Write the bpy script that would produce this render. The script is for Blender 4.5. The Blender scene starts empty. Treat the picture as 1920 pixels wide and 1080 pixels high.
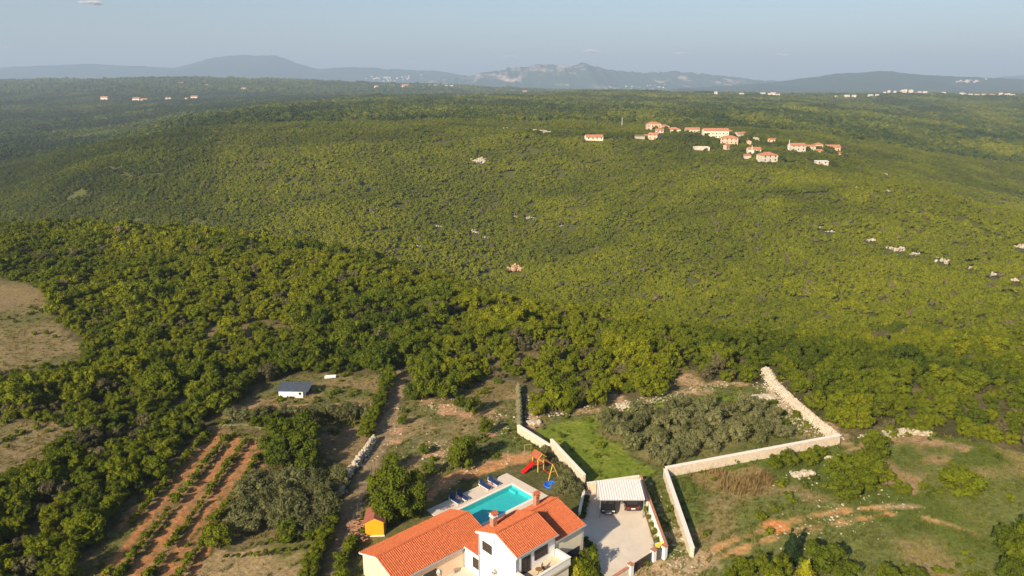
import bpy, bmesh, math, random
import numpy as np
from mathutils import Vector, Matrix

random.seed(7)
RNG = np.random.default_rng(11)
R = math.radians
C = bpy.context.scene.collection
sc = bpy.context.scene

# ------------------------------------------------------------------ camera, sky, sun, exposure
CAM_H = 50.0
PITCH = 15.376
cd = bpy.data.cameras.new('camera')
cam = bpy.data.objects.new('camera', cd)
C.objects.link(cam)
cam.location = (0, 0, CAM_H)
cam.rotation_euler = (R(90 - PITCH), 0, 0)
cd.sensor_width = 36
cd.lens = 36 * 1400 / 1920
cd.clip_start = 0.5
cd.clip_end = 120000
sc.camera = cam

SUN_EL, SUN_AZ = 28.0, 236.0           # the sun stands behind the camera on the left; azimuth counted from +X
sun_dir = Vector((math.cos(R(SUN_EL)) * math.cos(R(SUN_AZ)), math.cos(R(SUN_EL)) * math.sin(R(SUN_AZ)), math.sin(R(SUN_EL))))
w = bpy.data.worlds.new('World')
sc.world = w
w.use_nodes = True
nt = w.node_tree
nt.nodes.clear()
out = nt.nodes.new('ShaderNodeOutputWorld')
bg = nt.nodes.new('ShaderNodeBackground')
sky = nt.nodes.new('ShaderNodeTexSky')
sky.sky_type = 'NISHITA'
sky.sun_disc = False
sky.sun_elevation = R(SUN_EL)
sky.sun_rotation = math.atan2(sun_dir.x, sun_dir.y)
sky.altitude = 300
sky.air_density = 1.0
sky.dust_density = 1.5
sky.ozone_density = 2.2
bg.inputs['Strength'].default_value = 0.068
nt.links.new(sky.outputs[0], bg.inputs[0])
nt.links.new(bg.outputs[0], out.inputs[0])

sd = bpy.data.lights.new('sun', 'SUN')
sd.energy = 4.8
sd.angle = R(0.55)
sd.color = (1.0, 0.85, 0.62)
so = bpy.data.objects.new('sun', sd)
C.objects.link(so)
so.rotation_euler = sun_dir.to_track_quat('Z', 'Y').to_euler()
so.location = (-60, -60, 80)

sc.view_settings.view_transform = 'Standard'
sc.view_settings.look = 'None'
sc.view_settings.gamma = 1
sc.view_settings.use_curve_mapping = False
sc.view_settings.exposure = 0.92
sc.cycles.max_bounces = 5
sc.cycles.diffuse_bounces = 2
sc.cycles.glossy_bounces = 2
sc.cycles.transmission_bounces = 2
sc.cycles.transparent_max_bounces = 8
sc.cycles.volume_bounces = 0
HAZE_DENSITY = 0.000125
HAZE_COLOR = (0.54, 0.70, 0.96)

# ------------------------------------------------------------------ small numeric helpers
def _hash(ix, iy, seed):
    n = (ix * 374761393 + iy * 668265263 + seed * 974634777) & 0xffffffff
    n = ((n ^ (n >> 13)) * 1274126177) & 0xffffffff
    n = n ^ (n >> 16)
    return (n & 0xffff) / 65535.0

def vnoise(x, y, seed=0):
    x = np.asarray(x, float); y = np.asarray(y, float)
    ix = np.floor(x).astype(np.int64); iy = np.floor(y).astype(np.int64)
    fx = x - ix; fy = y - iy
    fx = fx * fx * (3 - 2 * fx); fy = fy * fy * (3 - 2 * fy)
    a = _hash(ix, iy, seed); b = _hash(ix + 1, iy, seed)
    c = _hash(ix, iy + 1, seed); d = _hash(ix + 1, iy + 1, seed)
    return (a * (1 - fx) + b * fx) * (1 - fy) + (c * (1 - fx) + d * fx) * fy

def fbm(x, y, seed=0, octv=4):
    s = 0; a = 0.5; t = 0
    for k in range(octv):
        s = s + a * vnoise(x * 2 ** k, y * 2 ** k, seed + k * 17); t += a; a *= 0.5
    return s / t

def pip(poly, x, y):
    inside = np.zeros(np.shape(x), bool)
    n = len(poly)
    for i in range(n):
        x0, y0 = poly[i]; x1, y1 = poly[(i + 1) % n]
        if y0 == y1: continue
        c = ((y0 > y) != (y1 > y)) & (x < (x1 - x0) * (y - y0) / (y1 - y0) + x0)
        inside ^= c
    return inside

def seg_dist(pts, x, y):
    d = np.full(np.shape(x), 1e9)
    for (x0, y0), (x1, y1) in zip(pts[:-1], pts[1:]):
        dx, dy = x1 - x0, y1 - y0
        t = np.clip(((x - x0) * dx + (y - y0) * dy) / (dx * dx + dy * dy), 0, 1)
        d = np.minimum(d, np.hypot(x - x0 - t * dx, y - y0 - t * dy))
    return d

# ------------------------------------------------------------------ terrain: heights surveyed as (range, height) along bearings
# bearing = sideways metres per metre ahead; 'g' entries are sight-line heights of the canopy, lowered by the trees' own height
def _sight(v, y, canopy=4.0):
    p = R(PITCH); q = (540 - v) / 1400.0
    return CAM_H + y * (-math.sin(p) + q * math.cos(p)) / (math.cos(p) + q * math.sin(p)) - canopy
COLS = {
    -.69: [(200, 0), (270, -1), (300, -6), (400, -50), (560, -55), (720, 'v345'), (1000, 'v290'), (1500, 'v245'), (2000, 'v210'), (2800, 'v182'), (4200, 'v153'), (5200, 20), (7000, -30)],
    -.545: [(200, 0), (260, 0), (290, -5), (400, -55), (500, -50), (620, 'v300'), (800, 'v257'), (1000, -40), (1500, 'v240'), (2000, 'v205'), (2800, 'v180'), (4200, 'v146'), (5200, 20), (7000, -30)],
    -.437: [(200, 0), (250, 0), (280, -5), (380, -58), (560, 'v330'), (700, 'v270'), (1000, 'v220'), (1300, -25), (2000, 'v200'), (2800, 'v182'), (4200, 'v146'), (5200, 20), (7000, -30)],
    -.33: [(200, 0), (240, 0), (270, -6), (380, -60), (440, 'v450'), (520, 'v370'), (620, 'v300'), (750, 'v245'), (1300, 'v195'), (1700, -5), (2800, 'v178'), (4200, 'v150'), (5200, 10), (7000, -30)],
    -.187: [(170, 0), (210, 0), (240, -7), (360, -62), (420, 'v460'), (500, 'v380'), (600, 'v305'), (740, 'v240'), (1200, 'v200'), (2500, 'v177'), (3000, -10), (4200, 'v153'), (5200, 0), (7000, -30)],
    0: [(120, 0), (160, 0), (190, -8), (360, -62), (450, 'v490'), (520, 'v410'), (600, 'v320'), (700, 'v240'), (900, 'v220'), (1500, 'v192'), (2600, 'v172'), (3100, -15), (4500, 'v167'), (5200, -20), (7000, -30)],
    .208: [(110, 0), (140, 0), (170, -8), (280, -48), (360, 'v530'), (450, 'v420'), (560, 'v320'), (700, 'v255'), (900, 'v225'), (1500, 'v195'), (2600, 'v172'), (3200, -20), (7000, -30)],
    .387: [(110, 0), (130, 0), (160, -7), (260, -40), (330, 'v540'), (420, 'v430'), (520, 'v335'), (580, 'v300'), (700, 'v270'), (1000, 'v232'), (1800, 'v192'), (2600, 'v177'), (3200, -20), (7000, -30)],
    .53: [(105, 0), (125, 0), (155, -7), (250, -36), (320, 'v550'), (420, 'v430'), (500, 'v330'), (620, -35), (800, 'v290'), (1200, 'v240'), (1800, 'v205'), (2600, 'v178'), (3200, -20), (7000, -30)],
    .675: [(105, 0), (120, 0), (150, -6), (240, -32), (320, 'v540'), (400, 'v450'), (450, 'v395'), (600, -60), (800, 'v330'), (1200, 'v250'), (1800, 'v208'), (2600, 'v180'), (3200, -20), (7000, -30)],
}
LY = np.linspace(math.log(60), math.log(24000), 420)
TT = np.linspace(-1.3, 1.3, 261)
_cb = sorted(COLS)
_prof = []
for b in _cb:
    pts = [(60, 0), (100, 0)] + [(y, _sight(float(z[1:]), y) if isinstance(z, str) else z) for y, z in COLS[b]] + [(24000, -30)]
    _prof.append(np.interp(np.exp(LY), [p[0] for p in pts], [p[1] for p in pts]))
_prof = np.array(_prof)
GRID = np.array([[np.interp(t, _cb, _prof[:, j]) for j in range(len(LY))] for t in TT])
for _ in range(2):
    for ax, kw in ((0, 9), (1, 5)):
        k = np.ones(kw) / kw
        GRID = np.apply_along_axis(lambda m: np.convolve(np.pad(m, kw // 2, mode='edge'), k, mode='valid'), ax, GRID)

def height(x, y, raw=False):
    x = np.asarray(x, float); y = np.asarray(y, float)
    yy = np.clip(y, 61, 23900)
    t = np.clip(x / yy, -1.299, 1.299)
    fi = (t + 1.3) / 2.6 * (len(TT) - 1); fj = (np.log(yy) - LY[0]) / (LY[-1] - LY[0]) * (len(LY) - 1)
    i = np.clip(fi.astype(int), 0, len(TT) - 2); j = np.clip(fj.astype(int), 0, len(LY) - 2)
    fi = fi - i; fj = fj - j
    z = (GRID[i, j] * (1 - fi) + GRID[i + 1, j] * fi) * (1 - fj) + (GRID[i, j + 1] * (1 - fi) + GRID[i + 1, j + 1] * fi) * fj
    a1 = np.clip((yy - 130) / 500, 0, 1)
    z = z + a1 * (fbm(x / 70, y / 70, 3, 3) - .5) * 9 + np.clip((yy - 800) / 2500, 0, 1) * (fbm(x / 330, y / 330, 5, 3) - .5) * 26 * np.clip((9000 - yy) / 4000, 0, 1)
    z = z + np.clip((np.hypot(x - 0, y - 82) - 40) / 40, 0, 1) * (fbm(x / 9, y / 9, 8, 2) - .5) * 0.5
    return z

# ------------------------------------------------------------------ building helpers
def tag(o, label=None, cat=None, group=None, kind=None):
    if label: o['label'] = label
    if cat: o['category'] = cat
    if group: o['group'] = group
    if kind: o['kind'] = kind
    return o

def thing(name, label, cat, loc=(0, 0, 0), rotz=0, group=None):
    o = bpy.data.objects.new(name, None)
    C.objects.link(o)
    o.empty_display_size = 0.3
    o.location = loc
    o.rotation_euler = (0, 0, rotz)
    return tag(o, label, cat, group)

def link(name, mesh, parent=None, loc=(0, 0, 0), rotz=0, scale=None):
    o = bpy.data.objects.new(name, mesh)
    C.objects.link(o)
    if parent is not None: o.parent = parent
    o.location = loc
    if rotz: o.rotation_euler = (0, 0, rotz)
    if scale is not None: o.scale = scale if hasattr(scale, '__len__') else (scale,) * 3
    return o

class MB:
    """collects simple shapes into one mesh"""
    def __init__(s, f=None):
        s.v = []; s.f = []; s.m = []; s.fn = f; s.cur = 0
    def add(s, vs, fs):
        b = len(s.v)
        if s.fn: vs = [s.fn(*p) for p in vs]
        s.v.extend([tuple(p) for p in vs]); s.f.extend([tuple(i + b for i in f) for f in fs]); s.m.extend([s.cur] * len(fs))
        return s
    def box(s, x0, x1, y0, y1, z0, z1, tf=None):
        vs = [(x, y, z) for z in (z0, z1) for y in (y0, y1) for x in (x0, x1)]
        if tf: vs = [tf(*p) for p in vs]
        return s.add(vs, [(0, 2, 3, 1), (4, 5, 7, 6), (0, 1, 5, 4), (2, 6, 7, 3), (0, 4, 6, 2), (1, 3, 7, 5)])
    def prism(s, poly, z0, z1):
        n = len(poly)
        vs = [(x, y, z0) for x, y in poly] + [(x, y, z1) for x, y in poly]
        return s.add(vs, [tuple(reversed(range(n))), tuple(range(n, 2 * n))] + [(i, (i + 1) % n, n + (i + 1) % n, n + i) for i in range(n)])
    def extr(s, poly, x0, x1, axis='x'):
        """a profile of (u, z) points pulled along x (or y)"""
        n = len(poly)
        if axis == 'x': vs = [(x0, u, z) for u, z in poly] + [(x1, u, z) for u, z in poly]
        else: vs = [(u, x0, z) for u, z in poly] + [(u, x1, z) for u, z in poly]
        return s.add(vs, [tuple(reversed(range(n))), tuple(range(n, 2 * n))] + [(i, (i + 1) % n, n + (i + 1) % n, n + i) for i in range(n)])
    def tube(s, p0, p1, r0, r1=None, n=8):
        r1 = r0 if r1 is None else r1
        p0 = Vector(p0); p1 = Vector(p1); d = (p1 - p0).normalized()
        a = d.orthogonal().normalized(); b = d.cross(a)
        vs = []
        for p, r in ((p0, r0), (p1, r1)):
            for k in range(n):
                t = 2 * math.pi * k / n
                vs.append(p + a * math.cos(t) * r + b * math.sin(t) * r)
        return s.add(vs, [tuple(reversed(range(n))), tuple(range(n, 2 * n))] + [(i, (i + 1) % n, n + (i + 1) % n, n + i) for i in range(n)])
    def lathe(s, prof, c=(0, 0, 0), n=14):
        vs = []; fs = []
        for r, z in prof:
            for k in range(n):
                t = 2 * math.pi * k / n
                vs.append((c[0] + r * math.cos(t), c[1] + r * math.sin(t), c[2] + z))
        for i in range(len(prof) - 1):
            for k in range(n):
                fs.append((i * n + k, i * n + (k + 1) % n, (i + 1) * n + (k + 1) % n, (i + 1) * n + k))
        fs.append(tuple(reversed(range(n)))); fs.append(tuple((len(prof) - 1) * n + k for k in range(n)))
        return s.add(vs, fs)
    def mesh(s, name, mats, smooth=False):
        me = bpy.data.meshes.new(name)
        me.from_pydata(s.v, [], s.f)
        for m in (mats if isinstance(mats, (list, tuple)) else [mats]): me.materials.append(m)
        if any(s.m): me.polygons.foreach_set('material_index', s.m)
        if smooth: me.polygons.foreach_set('use_smooth', [True] * len(s.f))
        bm = bmesh.new(); bm.from_mesh(me); bmesh.ops.recalc_face_normals(bm, faces=bm.faces); bm.to_mesh(me); bm.free()
        return me
    def build(s, name, mats, parent=None, loc=(0, 0, 0), rotz=0, smooth=False):
        return link(name, s.mesh(name, mats, smooth), parent, loc, rotz)

def ico(sub=1):
    bm = bmesh.new(); bmesh.ops.create_icosphere(bm, subdivisions=sub, radius=1)
    v = np.array([x.co[:] for x in bm.verts]); f = [tuple(q.index for q in p.verts) for p in bm.faces]
    bm.free(); return v, np.array(f)
ICO1 = ico(1); ICO2 = ico(2)

# ------------------------------------------------------------------ materials
def mat(name, col, rough=0.8, var=0.25, scale=2.0, bump=0.0, metal=0.0, spec=0.3, detail=6, col2=None, fac_scale=None, coords='Object', coat=0):
    """a base colour broken up by two noises (wear, blotches); optional second colour and bump"""
    m = bpy.data.materials.new(name); m.use_nodes = True
    n = m.node_tree; b = n.nodes['Principled BSDF']; L = n.links
    b.inputs['Roughness'].default_value = rough; b.inputs['Metallic'].default_value = metal
    b.inputs['Specular IOR Level'].default_value = spec
    if coat: b.inputs['Coat Weight'].default_value = coat; b.inputs['Coat Roughness'].default_value = 0.08
    tc = n.nodes.new('ShaderNodeTexCoord')
    nz = n.nodes.new('ShaderNodeTexNoise'); nz.inputs['Scale'].default_value = scale; nz.inputs['Detail'].default_value = detail; nz.inputs['Roughness'].default_value = 0.65
    L.new(tc.outputs[coords], nz.inputs['Vector'])
    mx = n.nodes.new('ShaderNodeMix'); mx.data_type = 'RGBA'
    c2 = col2 if col2 else tuple(c * (1 - var) for c in col)
    c1 = col if col2 else tuple(min(1, c * (1 + var * .4)) for c in col)
    mx.inputs[6].default_value = (*c2, 1); mx.inputs[7].default_value = (*c1, 1)
    rp = n.nodes.new('ShaderNodeMapRange'); rp.inputs[1].default_value = .32; rp.inputs[2].default_value = .66
    L.new(nz.outputs['Fac'], rp.inputs[0]); L.new(rp.outputs[0], mx.inputs[0]); L.new(mx.outputs[2], b.inputs['Base Color'])
    if bump:
        nb = n.nodes.new('ShaderNodeTexNoise'); nb.inputs['Scale'].default_value = (fac_scale or scale * 6); nb.inputs['Detail'].default_value = 4
        L.new(tc.outputs[coords], nb.inputs['Vector'])
        bp = n.nodes.new('ShaderNodeBump'); bp.inputs['Strength'].default_value = bump; bp.inputs['Distance'].default_value = 0.05
        L.new(nb.outputs['Fac'], bp.inputs['Height']); L.new(bp.outputs[0], b.inputs['Normal'])
    return m

def foliage(name, dark, mid, light, translucent=0.24):
    """leaf material: hue drifts from plant to plant by its own 'tint' value and from leaf to leaf by the 'leaf' attribute"""
    m = bpy.data.materials.new(name); m.use_nodes = True
    n = m.node_tree; L = n.links; n.nodes.clear()
    o = n.nodes.new('ShaderNodeOutputMaterial')
    at = n.nodes.new('ShaderNodeAttribute'); at.attribute_type = 'INSTANCER'; at.attribute_name = 'tint'
    lf = n.nodes.new('ShaderNodeAttribute'); lf.attribute_name = 'leaf'
    cr = n.nodes.new('ShaderNodeValToRGB')
    cr.color_ramp.elements[0].color = (*dark, 1); cr.color_ramp.elements[1].color = (*light, 1)
    e = cr.color_ramp.elements.new(.5); e.color = (*mid, 1)
    a = n.nodes.new('ShaderNodeMath'); a.operation = 'MULTIPLY_ADD'; a.inputs[1].default_value = .35; a.inputs[2].default_value = -.17
    b = n.nodes.new('ShaderNodeMath'); b.operation = 'ADD'
    L.new(lf.outputs['Fac'], a.inputs[0]); L.new(a.outputs[0], b.inputs[0]); L.new(at.outputs['Fac'], b.inputs[1]); L.new(b.outputs[0], cr.inputs[0])
    d = n.nodes.new('ShaderNodeBsdfDiffuse'); t = n.nodes.new('ShaderNodeBsdfTranslucent'); mx = n.nodes.new('ShaderNodeMixShader')
    mx.inputs[0].default_value = translucent
    L.new(cr.outputs[0], d.inputs[0]); L.new(cr.outputs[0], t.inputs[0])
    L.new(d.outputs[0], mx.inputs[1]); L.new(t.outputs[0], mx.inputs[2]); L.new(mx.outputs[0], o.inputs[0])
    return m

M = {}
M['oak'] = foliage('oak_leaves', (.052, .077, .012), (.120, .146, .011), (.205, .212, .012))
M['slope'] = foliage('slope_leaves', (.052, .070, .009), (.128, .147, .008), (.218, .226, .009))
M['grey_bush'] = foliage('greyish_leaves', (.060, .058, .030), (.125, .112, .052), (.20, .170, .080))
M['olive'] = foliage('olive_leaves', (.075, .080, .030), (.155, .157, .062), (.235, .225, .098))
M['cypress'] = foliage('conifer_needles', (.012, .026, .012), (.028, .045, .016), (.06, .07, .02), .05)
M['thuja'] = foliage('golden_leaves', (.14, .16, .012), (.30, .29, .02), (.48, .40, .03))
M['far_wood'] = foliage('distant_leaves', (.036, .056, .013), (.095, .118, .013), (.185, .188, .014))
M['dry'] = foliage('dry_reed', (.13, .09, .04), (.26, .18, .075), (.40, .28, .12))
M['grass'] = foliage('grass_blades', (.085, .105, .020), (.17, .165, .038), (.28, .225, .085))
M['bark'] = mat('bark', (.12, .09, .065), .9, .4, 6, .5)
M['limestone'] = mat('limestone', (.50, .43, .33), .9, .35, 1.3, .6, col2=(.30, .255, .19))
M['cliff'] = mat('cliff_limestone', (.50, .44, .35), .95, .4, .6, .5, col2=(.30, .26, .20))
M['red_rock'] = mat('reddish_rock', (.50, .27, .15), .95, .4, .5, .5, col2=(.30, .22, .14))

# ------------------------------------------------------------------ the ground: one sheet out to the horizon
# outlines of the open land (metres; x to the right, y ahead of the viewpoint)
LAWN = [(-11.5, 79.5), (-9, 85.3), (1.2, 92.6), (2.4, 93.6), (5.0, 94.2), (9.3, 85), (8.6, 79), (4, 80), (-8, 72)]
YARD = [(-18.2, 66), (-18.2, 75), (-16.5, 84), (-10.5, 83), (-8, 79), (8, 79), (9, 66), (19, 60), (-18, 60)]
FIELD = [(-18.4, 108), (-17.2, 112), (-13.8, 113.5), (-8, 111), (-3, 112), (0.6, 118), (1.2, 103), (5.2, 94.6), (2, 93.4), (-9, 85.3), (-12, 82.5), (-17.3, 84)]
ORCHARD = [(2.0, 101.5), (3, 106), (8, 106.5), (12.6, 109.5), (19, 111.5), (25.7, 115.8), (33, 118.8), (40.0, 120.3), (44.2, 119), (46.4, 98.6), (20.6, 88.9), (16.9, 88.3), (9.4, 85.3), (5.6, 95.4)]
GREEN1 = [(3, 101), (6, 104), (12.6, 107), (16, 106), (13, 101), (17, 92), (19.8, 89.6), (17, 88.5), (10, 86), (6, 95)]
GREEN2 = [(17, 109.5), (26, 113.5), (40, 116), (43, 108), (40, 109.5), (30, 112.3), (19, 108.3)]
LANE = [(16.9, 88), (20, 88.2), (19.6, 70), (18.5, 66), (14, 64), (16.9, 71)]
REED = [(23, 88.2), (32.9, 91.2), (34.5, 87.0), (30.6, 83.2), (25.1, 84.5)]
ROUGH = [(20.0, 88.8), (46, 98.6), (47.5, 98.6), (58.1, 100.6), (66, 99), (75, 92), (75, 60), (14, 60), (19.8, 70.5)]
DRYSLOPE = [(46, 88), (50, 98), (60, 100), (66, 97), (60, 92), (54, 88), (50, 84)]
VINES = [(-46.6, 102), (-44, 104), (-36, 100), (-33, 93), (-33.8, 66), (-34, 58), (-45.6, 58), (-46.2, 85)]
FRONT = [(8, 69.5), (22, 73), (26, 58), (4, 58)]
SHEDFIELD = [(-40.5, 122.5), (-30, 124.5), (-20.9, 124.4), (-19.3, 108.0), (-46, 106), (-44.5, 112)]
STRIP2 = [(-28.5, 103.4), (-20.9, 103.4), (-20.4, 92), (-25, 92), (-29, 98)]
TERR = [(-33, 72.2), (-31.6, 71.9), (-22.0, 74.3), (-20.7, 67), (-20, 60), (-36, 60)]
LF1 = [(-150, 200), (-118.3, 182), (-106.1, 164), (-96, 150), (-84, 139), (-80, 130), (-86, 123), (-130, 122), (-150, 150)]
LF3 = [(-100, 105), (-65.5, 105), (-62.5, 97), (-65, 89), (-68, 85), (-100, 84)]
GLADES = [[(-16, 110), (-3, 121), (2, 117), (-2, 110)], [(-30, 152), (-18, 156), (-16, 150), (-28, 147)], [(1, 134), (10, 137), (11, 131), (2, 129)], [(-66, 150), (-50, 154), (-46, 147), (-62, 144)], [(-44, 139), (-34, 141), (-33, 136), (-43, 135)], [(-12, 160), (-2, 163), (0, 158), (-10, 156)],
          [(27, 116), (30, 127), (34, 126), (32, 117)], [(14, 110), (14.5, 115.5), (19, 115), (18.5, 111)], [(43.6, 117), (45.8, 124), (47.6, 122), (46, 116)]]
PATH_LINE = [(-20.4, 130), (-19.6, 119), (-19.0, 108.7), (-19.2, 94.6), (-19.4, 87.3), (-19.5, 79.8), (-18.8, 67.6), (-18, 55)]
WALLSIDE = [(43.0, 96), (48.6, 95.5), (49.2, 99.5), (47.4, 108), (46.9, 126), (43.5, 126)]
CLEAR = [FRONT, WALLSIDE, LAWN, YARD, FIELD, ORCHARD, LANE, ROUGH, VINES, SHEDFIELD, STRIP2, TERR, LF1, LF3] + GLADES
COMPOUND = [(-18.2, 66), (-18.2, 84), (-10, 86), (1, 93.5), (6, 95), (10, 85.5), (17, 88.5), (20.2, 88), (20, 66)]
OLIVES_L = [(-34.2, 73.5), (-21.2, 75.2), (-21.4, 101), (-29, 103), (-37.5, 103), (-33.5, 92)]
OLIVE_ROW = [(-45, 103.3), (-20.5, 103.3), (-20.5, 108.6), (-46, 108.6)]
CLEAR += [COMPOUND, OLIVES_L, OLIVE_ROW]
VILLAGE = []          # (x, y, radius) kept free of trees; filled from the house table below

def lot_quad():
    return [(9.15, 84.6), (16.6, 88.0), (16.2, 82.8), (16.0, 73.0), (15.2, 70.3), (10.6, 66.6), (8.6, 69.2), (7.75, 74.3), (8.3, 79.8)]

def ground_colour(x, y):
    jx = x + (fbm(x / 2.2, y / 2.2, 31, 3) - .5) * 2.6; jy = y + (fbm(x / 2.2, y / 2.2, 57, 3) - .5) * 2.6
    n1 = fbm(x / 5, y / 5, 41, 4); n2 = fbm(x / 1.3, y / 1.3, 43, 3); n3 = fbm(x / 16, y / 16, 47, 3)
    def mixc(a, b, t): return a + (np.array(b) - a) * np.clip(t, 0, 1)[..., None]
    col = np.zeros(x.shape + (3,)) + np.array((.085, .078, .030))
    col = mixc(col, (.19, .15, .07), (n1 - .5) * 4)
    far = np.clip((y - 190) / 150, 0, 1)
    col = mixc(col, (.085, .088, .022), far)
    def put(poly, c, t=1.0, jit=True):
        nonlocal col
        m = pip(poly, jx if jit else x, jy if jit else y)
        t = np.broadcast_to(np.asarray(t, float), m.shape)
        col = np.where(m[..., None], mixc(col, c, t), col)
    for g in GLADES: put(g, (.21, .15, .07), .8)
    put(FIELD, (.155, .145, .055)); put(FIELD, (.27, .20, .10), (n1 - .48) * 7); put(FIELD, (.10, .125, .03), (n3 - .53) * 7 * (n2 + .3)); put(FIELD, (.42, .24, .13), (fbm(x / 3.4, y / 2, 91, 3) - .60) * 9)
    put(ORCHARD, (.125, .135, .040)); put(ORCHARD, (.25, .20, .09), (n1 - .5) * 5)
    put(GREEN1, (.150, .195, .020)); put(GREEN1, (.20, .22, .035), (n2 - .42) * 3)
    put(GREEN2, (.15, .19, .02), .95)
    put(LANE, (.125, .145, .032)); put(LANE, (.38, .31, .19), (n2 - .48) * 5)
    put(ROUGH, (.150, .165, .045)); put(ROUGH, (.26, .20, .09), (n1 - .50) * 5); put(ROUGH, (.105, .135, .025), (n3 - .5) * 7)
    put(DRYSLOPE, (.33, .215, .12), .35 + (n1 - .45) * 4)
    put(REED, (.27, .18, .085), .8)
    put(VINES, (.24, .155, .075)); put(VINES, (.14, .13, .042), (n1 - .52) * 5)  # brown ground, darkened partly to stand in for the vine rows' shade
    put(SHEDFIELD, (.24, .175, .085)); put(SHEDFIELD, (.135, .135, .045), (n1 - .5) * 6)
    put([(-46, 108.4), (-46, 111), (-20, 111), (-20, 108.4)], (.40, .235, .12), .4 + n2)
    put(STRIP2, (.28, .19, .10), .5 + n1 * .6)
    put(TERR, (.38, .27, .14), .5 + n1 * .6); put(TERR, (.14, .14, .04), (n1 - .58) * 6)
    for p in (LF1, LF3): put(p, (.23, .172, .085), .95); put(p, (.14, .132, .048), (n3 - .50) * 6); put(p, (.24, .175, .09), (n1 - .55) * 5)
    put(YARD, (.145, .135, .045)); put(LAWN, (.088, .090, .028)); put(LAWN, (.16, .13, .055), (n1 - .5) * 3.5)
    # bare red soil between the vine rows
    for xc, wd, y0, y1 in ((-43.3, .5, 67, 100.5), (-42.2, .22, 67, 100), (-40.1, .52, 66, 100), (-39.0, .24, 66, 99), (-36.9, .5, 66, 97.5), (-35.9, .22, 66, 96), (-33.9, .4, 66, 92), (-45.6, .3, 76, 101)):
        lean = xc + (y - 85) * -.012 + (fbm(y / 6, x * 0 + xc, 3, 2) - .5) * .7
        t = 1.15 - np.abs(x - lean) / wd + (n2 - .5) * 1.1
        t = np.where((y > y0) & (y < y1 + (n2 - .5) * 4), np.clip(t * 2.5, 0, 1), 0)
        col = mixc(col, (.40, .18, .070), t)
        rut = np.clip(1 - np.abs(np.abs(x - lean) - .45) / .16, 0, 1) * t
        col = mixc(col, (.25, .115, .05), rut * .75)
    # red bank behind the lawn
    bank = seg_dist([(-10.6, 83.4), (-8.2, 87.6), (-3.5, 90.4), (0.4, 92.6), (1.8, 92.9)], x, y)
    col = mixc(col, (.46, .23, .10), np.clip((1.25 - bank + (n2 - .5) * 1.8) * 2, 0, 1))
    # lane and tracks
    pd = seg_dist(PATH_LINE, x, y)
    col = mixc(col, (.27, .19, .105), np.clip((1.35 - pd + (n2 - .5) * 1.1) * 2, 0, 1))
    col = mixc(col, (.17, .145, .06), np.clip(.34 - pd + (n2 - .5) * .5, 0, .5) * 1.4)
    for ln, wd, c in (([(13, 67), (17, 68.8), (21, 71), (24, 73.4), (28.1, 75.5), (33.7, 78.2), (41.0, 80.2), (47.5, 81.2)], .6, (.52, .28, .12)),
                      ([(21, 69.5), (24.5, 71.8), (28.6, 74), (34.2, 76.2), (41.2, 78.2), (45.5, 79.4)], .55, (.52, .28, .12)),
                      ([(48.6, 78.8), (51.2, 77.2), (53.4, 75.2)], .35, (.52, .30, .15)),
                      ([(11, 64), (14, 67.4), (18.6, 69.2), (21, 70.5)], 1.9, (.48, .34, .20))):
        d = seg_dist(ln, x, y)
        col = mixc(col, c, np.clip((wd - d + (n2 - .5) * 1.6) * 1.8, 0, 1) * np.clip(.25 + n1 * 1.1, 0, .95))
    d = np.hypot((x - 30.9) / 2.6, (y - 76.9) / 1.9)
    col = mixc(col, (.62, .26, .09), np.clip((1.0 - d + (n1 - .5) * 1.3) * 3, 0, 1))
    d = np.hypot((x - 47) / 3, (y - 81) / .7)
    col = mixc(col, (.52, .36, .22), np.clip((1.0 - d + (n1 - .5) * 1.0) * 3, 0, 1) * .7)
    for cx, cy, rx, ry in ((12, 108.4, 4, 1.2), (20, 111.2, 4, 1.2), (29, 115.9, 6, 1.3), (38, 119.6, 4, 1.2), (3.5, 106, 1.3, 7), (44, 112, 1.2, 9), (17.5, 112.5, 2.2, 2.5), (31, 121, 2.5, 4.5), (47.9, 100, 1.4, 6)):
        d = np.hypot((x - cx) / rx, (y - cy) / ry)
        col = mixc(col, (.46, .30, .18), np.clip((1.0 - d + (n2 - .5) * 1.4) * 2, 0, 1) * .85)
    return np.clip(col * (.8 + .4 * n2)[..., None], .01, .8)

def pool_pit(x, y):
    a = (x - O_[0]) * A_[0] + (y - O_[1]) * A_[1]; b = (x - O_[0]) * B_[0] + (y - O_[1]) * B_[1]
    return (a > -11.6) & (a < -1.1) & (b > 1.9) & (b < 7.2)
TH = R(47.3)
A_ = np.array([math.sin(TH), math.cos(TH)]); B_ = np.array([math.cos(TH), -math.sin(TH)]); O_ = np.array([-0.516, 88.928])
HROT = math.atan2(A_[1], A_[0])
def WAB(a, b, z=0.0):
    p = O_ + a * A_ + b * B_
    return (float(p[0]), float(p[1]), z)

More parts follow.
